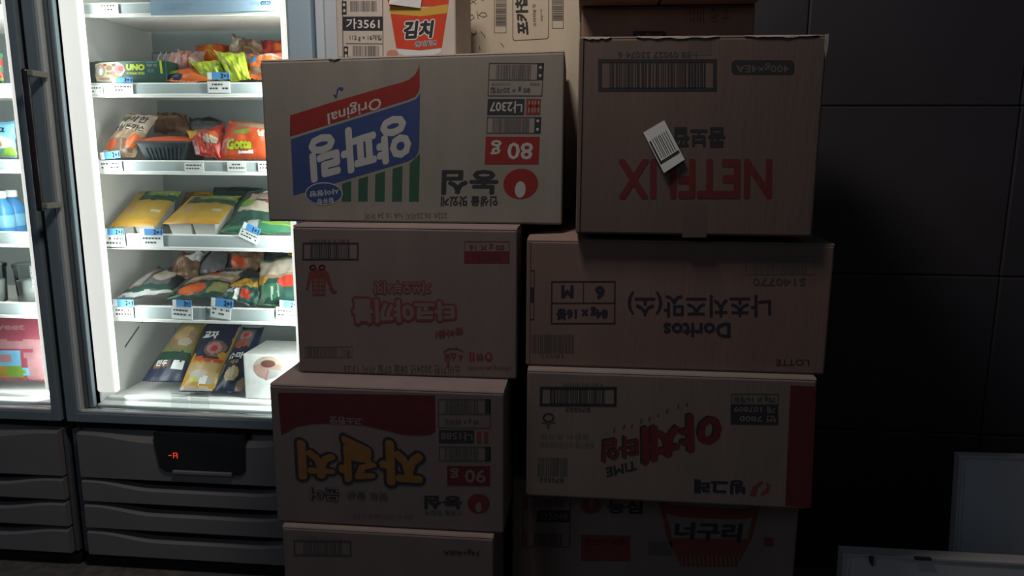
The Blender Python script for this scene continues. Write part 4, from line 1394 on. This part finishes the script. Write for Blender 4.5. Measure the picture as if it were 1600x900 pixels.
pouch('food_packet', 'orange and dark green packet with a white torn corner over the price rail', 'packet', [(346, 464, 2.095), (404, 478, 2.09), (418, 432, 2.18), (366, 440, 2.18)], 0.028, 'p_darkgreen',
      [('e', .35, .68, .34, .2, 'p_amber'), ('e', .7, .62, .2, .14, 'p_gold'), (.7, 1, .72, 1, 'p_brown'), (.3, .42, .0, .42, 'p_white'), (.46, .72, .12, .38, 'p_red'), (.0, .25, .2, .45, 'p_greywhite'), (.4, .6, .84, 1, 'p_amber')], D4, 37, 0.7)
pouch('food_packet', 'large grey-brown packet with green lower half against the carton', 'packet', [(404, 480, 2.09), (478, 474, 2.09), (478, 402, 2.2), (406, 412, 2.2)], 0.038, 'p_green',
      [(.0, 1, .0, .5, 'p_darkgreen'), (.1, .5, .1, .4, 'p_green'), (.0, 1, .5, 1, 'p_tan'), (.05, .8, .58, .95, 'p_cream'), ('e', .12, .5, .12, .1, 'p_amber'), ('e', .66, .42, .2, .12, 'p_red'), (.3, .34, .05, .34, 'p_greywhite'), (.44, .47, .1, .4, 'p_greywhite')], D4, 38, 0.5)

# -- cooler floor
pouch('frozen_packet', 'dark packet with an olive picture, leftmost on the cooler floor', 'packet', [(222, 594, 2.13), (290, 596, 2.13), (322, 506, 2.30), (284, 504, 2.30)], 0.03, 'p_navy',
      [(.0, 1, .45, 1, 'p_olive'), ('e', .5, .72, .42, .22, 'p_tan'), ('e', .4, .75, .26, .10, 'p_dump'), ('e', .62, .62, .2, .07, 'p_cream'), ('e', .5, .86, .2, .06, 'p_dump'), (.0, 1, .30, .45, 'p_darkgreen'), (.12, .5, .18, .30, 'p_brown'), (.56, .84, .16, .30, 'p_white'), (.94, .98, .0, 1, 'p_gold'), (.0, .1, .45, 1, 'p_grey')], D5, 41, 0.15,
      texts=[('만두', .16, .20, .45, .30, 'p_white', 0.04)])
pouch('frozen_packet', 'navy packet with golden dumplings on its lower half, second on the cooler floor', 'packet', [(280, 613, 2.10), (333, 614, 2.10), (376, 512, 2.28), (322, 508, 2.28)], 0.03, 'p_navy',
      [(.0, 1, .0, .40, 'p_amber'), ('e', .24, .30, .22, .10, 'p_dump'), ('e', .66, .32, .24, .11, 'p_dump'), ('e', .45, .20, .26, .09, 'p_cream'), ('e', .84, .18, .18, .09, 'p_dump'), (.0, 1, .40, .46, 'p_redorange'), (.0, .12, .40, .52, 'p_gold'), ('e', .62, .60, .30, .13, 'p_brown'), ('e', .60, .60, .20, .09, 'p_palepink'), ('e', .6, .6, .1, .05, 'p_red'), ('e', .9, .5, .12, .06, 'p_amber'), (.22, .46, .10, .17, 'p_lime'), (.54, .72, .08, .18, 'p_white'), (.76, .9, .09, .17, 'p_greywhite'), (.97, 1, .0, 1, 'p_gold'), (.0, 1, .0, .05, 'p_cream')], D5, 42, 0.15,
      texts=[('교자', .12, .74, .55, .88, 'p_white', 0.05)])
pouch('frozen_packet', 'navy packet with white lettering and a pale dumpling, beside the white box', 'packet', [(336, 614, 2.105), (377, 614, 2.105), (412, 516, 2.28), (378, 516, 2.28)], 0.03, 'p_navy',
      [(.0, .75, .68, 1, 'p_grey'), ('e', .38, .88, .26, .08, 'p_palepink'), ('e', .38, .88, .14, .05, 'p_red'), ('e', .34, .72, .32, .07, 'p_redorange'), ('e', .34, .71, .2, .04, 'p_brown'), ('e', .45, .24, .28, .11, 'p_dump'), ('e', .42, .25, .14, .05, 'p_cream'), ('e', .95, .05, .2, .14, 'p_tan')], D5, 43, 0.15,
      texts=[('슈마이', .04, .46, .99, .57, 'p_white', 0.05), ('새우', .25, .38, .6, .45, 'p_dump', 0.03)])
c = packbox('mochi_box', 'white box printed with a cut pink rice cake, right end of the cooler floor', 379, 476, 553, 2.095, 0.17, D5, 'p_white')
c.zoom(4.706, 140, 480)
c.ell(1310, 445, 106, 84, 'p_mochi', 1)
c.poly([(1206, 430), (1230, 385), (1310, 362), (1390, 385), (1416, 430), (1380, 420), (1310, 412), (1240, 420)], 'p_cream', 2)
c.ell(1312, 416, 54, 28, 'p_bean', 3)
c.poly([(1312, 452), (1412, 468), (1405, 490), (1300, 540), (1290, 520)], 'p_greywhite', 3)
c.poly([(1312, 452), (1322, 470), (1300, 540), (1286, 528)], 'p_palepink', 4)
c.part('printed_cake')

# -- left cooler
pouch('food_packet', 'green packet with red rounds at the left picture edge, upper shelf of the left cooler', 'packet', [(-60, 132, 2.10), (6, 132, 2.10), (4, 84, 2.13), (-60, 84, 2.13)], 0.04, 'p_green',
      [('e', .9, .62, .12, .16, 'p_red'), ('e', .92, .2, .12, .14, 'p_red'), ('e', .5, .4, .2, .2, 'p_cream'), (.0, 1, .0, .1, 'p_leaf')], D1, 51, 0.25)
pouch('food_packet', 'blue and green packet picturing nuts, left cooler', 'packet', [(-52, 251, 2.10), (27, 252, 2.10), (23, 196, 2.13), (-48, 196, 2.13)], 0.04, 'p_sky',
      [(.0, 1, .0, .26, 'p_leaf'), ('e', .62, .38, .36, .2, 'p_cream'), ('e', .7, .34, .1, .1, 'p_tan'), ('e', .45, .42, .1, .1, 'p_tan'), (.5, .8, .06, .18, 'p_teal')], D2, 52, 0.25,
      texts=[('그린고', .30, .66, .86, .84, 'p_dark', 0.05)])
bottle_spots = ((6, 2.13, 'blue drink bottle nearest the picture edge in the left cooler'), (24, 2.19, 'blue drink bottle set back beside the olive packet in the left cooler'))
for px_, y_, lab in bottle_spots:
    q = at(px_, 358, y_)
    o = thing('drink_bottle', lab, 'bottle', (q.x, y_, D3))
    R_ = 0.033
    k = MB()
    k.lathe((q.x, y_, D3), [(0.0, 0.001), (R_ * .9, 0.001), (R_, 0.006), (R_, 0.075), (R_ * .8, 0.095), (R_ * .45, 0.108), (R_ * .42, 0.114)], M['p_blue'])
    k.build('bottle_body', o, (q.x, y_, D3), smooth=True)
    k = MB()
    k.lathe((q.x, y_, D3), [(R_ + .0006, 0.022), (R_ + .0012, 0.024), (R_ + .0012, 0.058), (R_ + .0006, 0.06)], M['p_sky'])
    k.build('label_band', o, (q.x, y_, D3), smooth=True)
    k = MB()
    k.lathe((q.x, y_, D3), [(R_ * .5, 0.112), (R_ * .5, 0.130), (R_ * .45, 0.133), (0, 0.133)], M['p_white'])
    k.build('cap', o, (q.x, y_, D3), smooth=True)
pouch('food_packet', 'small olive packet behind the blue bottles in the left cooler', 'packet', [(30, 356, 2.22), (56, 356, 2.22), (54, 322, 2.25), (30, 322, 2.25)], 0.03, 'p_olive', [(.2, .8, .3, .5, 'p_greywhite'), (.0, 1, .65, 1, 'p_brown')], D3, 53, 0.25)
for px_, y_, lab in ((-14, 2.14, 'clear plastic tub at the picture edge in the left cooler'), (52, 2.16, 'clear plastic tub next to the door frame in the left cooler')):
    q = at(px_, 455, y_)
    o = thing('plastic_tub', lab, 'tub', (q.x, y_, D4))
    k = MB()
    k.lathe((q.x, y_, D4), [(0, 0.001), (0.040, 0.001), (0.043, 0.005), (0.048, 0.112)], M['p_clear'], 28)
    k.build('tub_wall', o, (q.x, y_, D4), smooth=True)
    k = MB()
    k.lathe((q.x, y_, D4), [(0.049, 0.110), (0.051, 0.112), (0.051, 0.122), (0.046, 0.125), (0, 0.125)], M['p_clear'], 28)
    k.build('tub_lid', o, (q.x, y_, D4), smooth=True)
    k = MB()
    k.lathe((q.x, y_, D4), [(0, 0.004), (0.037, 0.004), (0.042, 0.070), (0.0, 0.074)], M['p_greywhite'], 20)
    k.build('contents', o, (q.x, y_, D4), smooth=True)
pouch('sweets_bag', 'large pink bag with blue, yellow and green sweets on the floor of the left cooler', 'bag', [(-110, 602, 2.095), (80, 602, 2.095), (72, 492, 2.17), (-100, 492, 2.17)], 0.045, 'p_pink',
      [(.35, .80, .12, .42, 'p_sky'), (.50, .72, .26, .36, 'p_palepink'), (.42, .56, .30, .50, 'p_yellow'), (.50, .68, .02, .20, 'p_gold'), (.68, .80, .02, .20, 'p_leaf'), (.80, .90, .06, .16, 'p_sky'), (.60, .92, .46, .58, 'p_palepink'), (.84, 1, .0, .4, 'p_palepink'), (.9, 1, .38, .6, 'p_palepink')], D5, 54, 0.2,
      texts=[('Sweet', .52, .72, .84, .82, 'p_palepink', 0.04)])

# repeats of one kind share a group
GROUPS = {'carton': 'shipping cartons in the stacks', 'food_packet': 'chilled food packets on the cooler shelves', 'frozen_packet': 'frozen packets on the cooler floor',
          'food_bag': 'food bags on the cooler shelves', 'tray_pack': 'yellow tray packs', 'drink_bottle': 'blue drink bottles', 'plastic_tub': 'clear plastic tubs',
          'grey_board': 'grey boards', 'glass_door_cooler': 'glass door coolers'}
for o in COL.objects:
    kind = o.name.split('.')[0]
    if o.parent is None and 'label' in o and kind in GROUPS:
        o['group'] = GROUPS[kind]
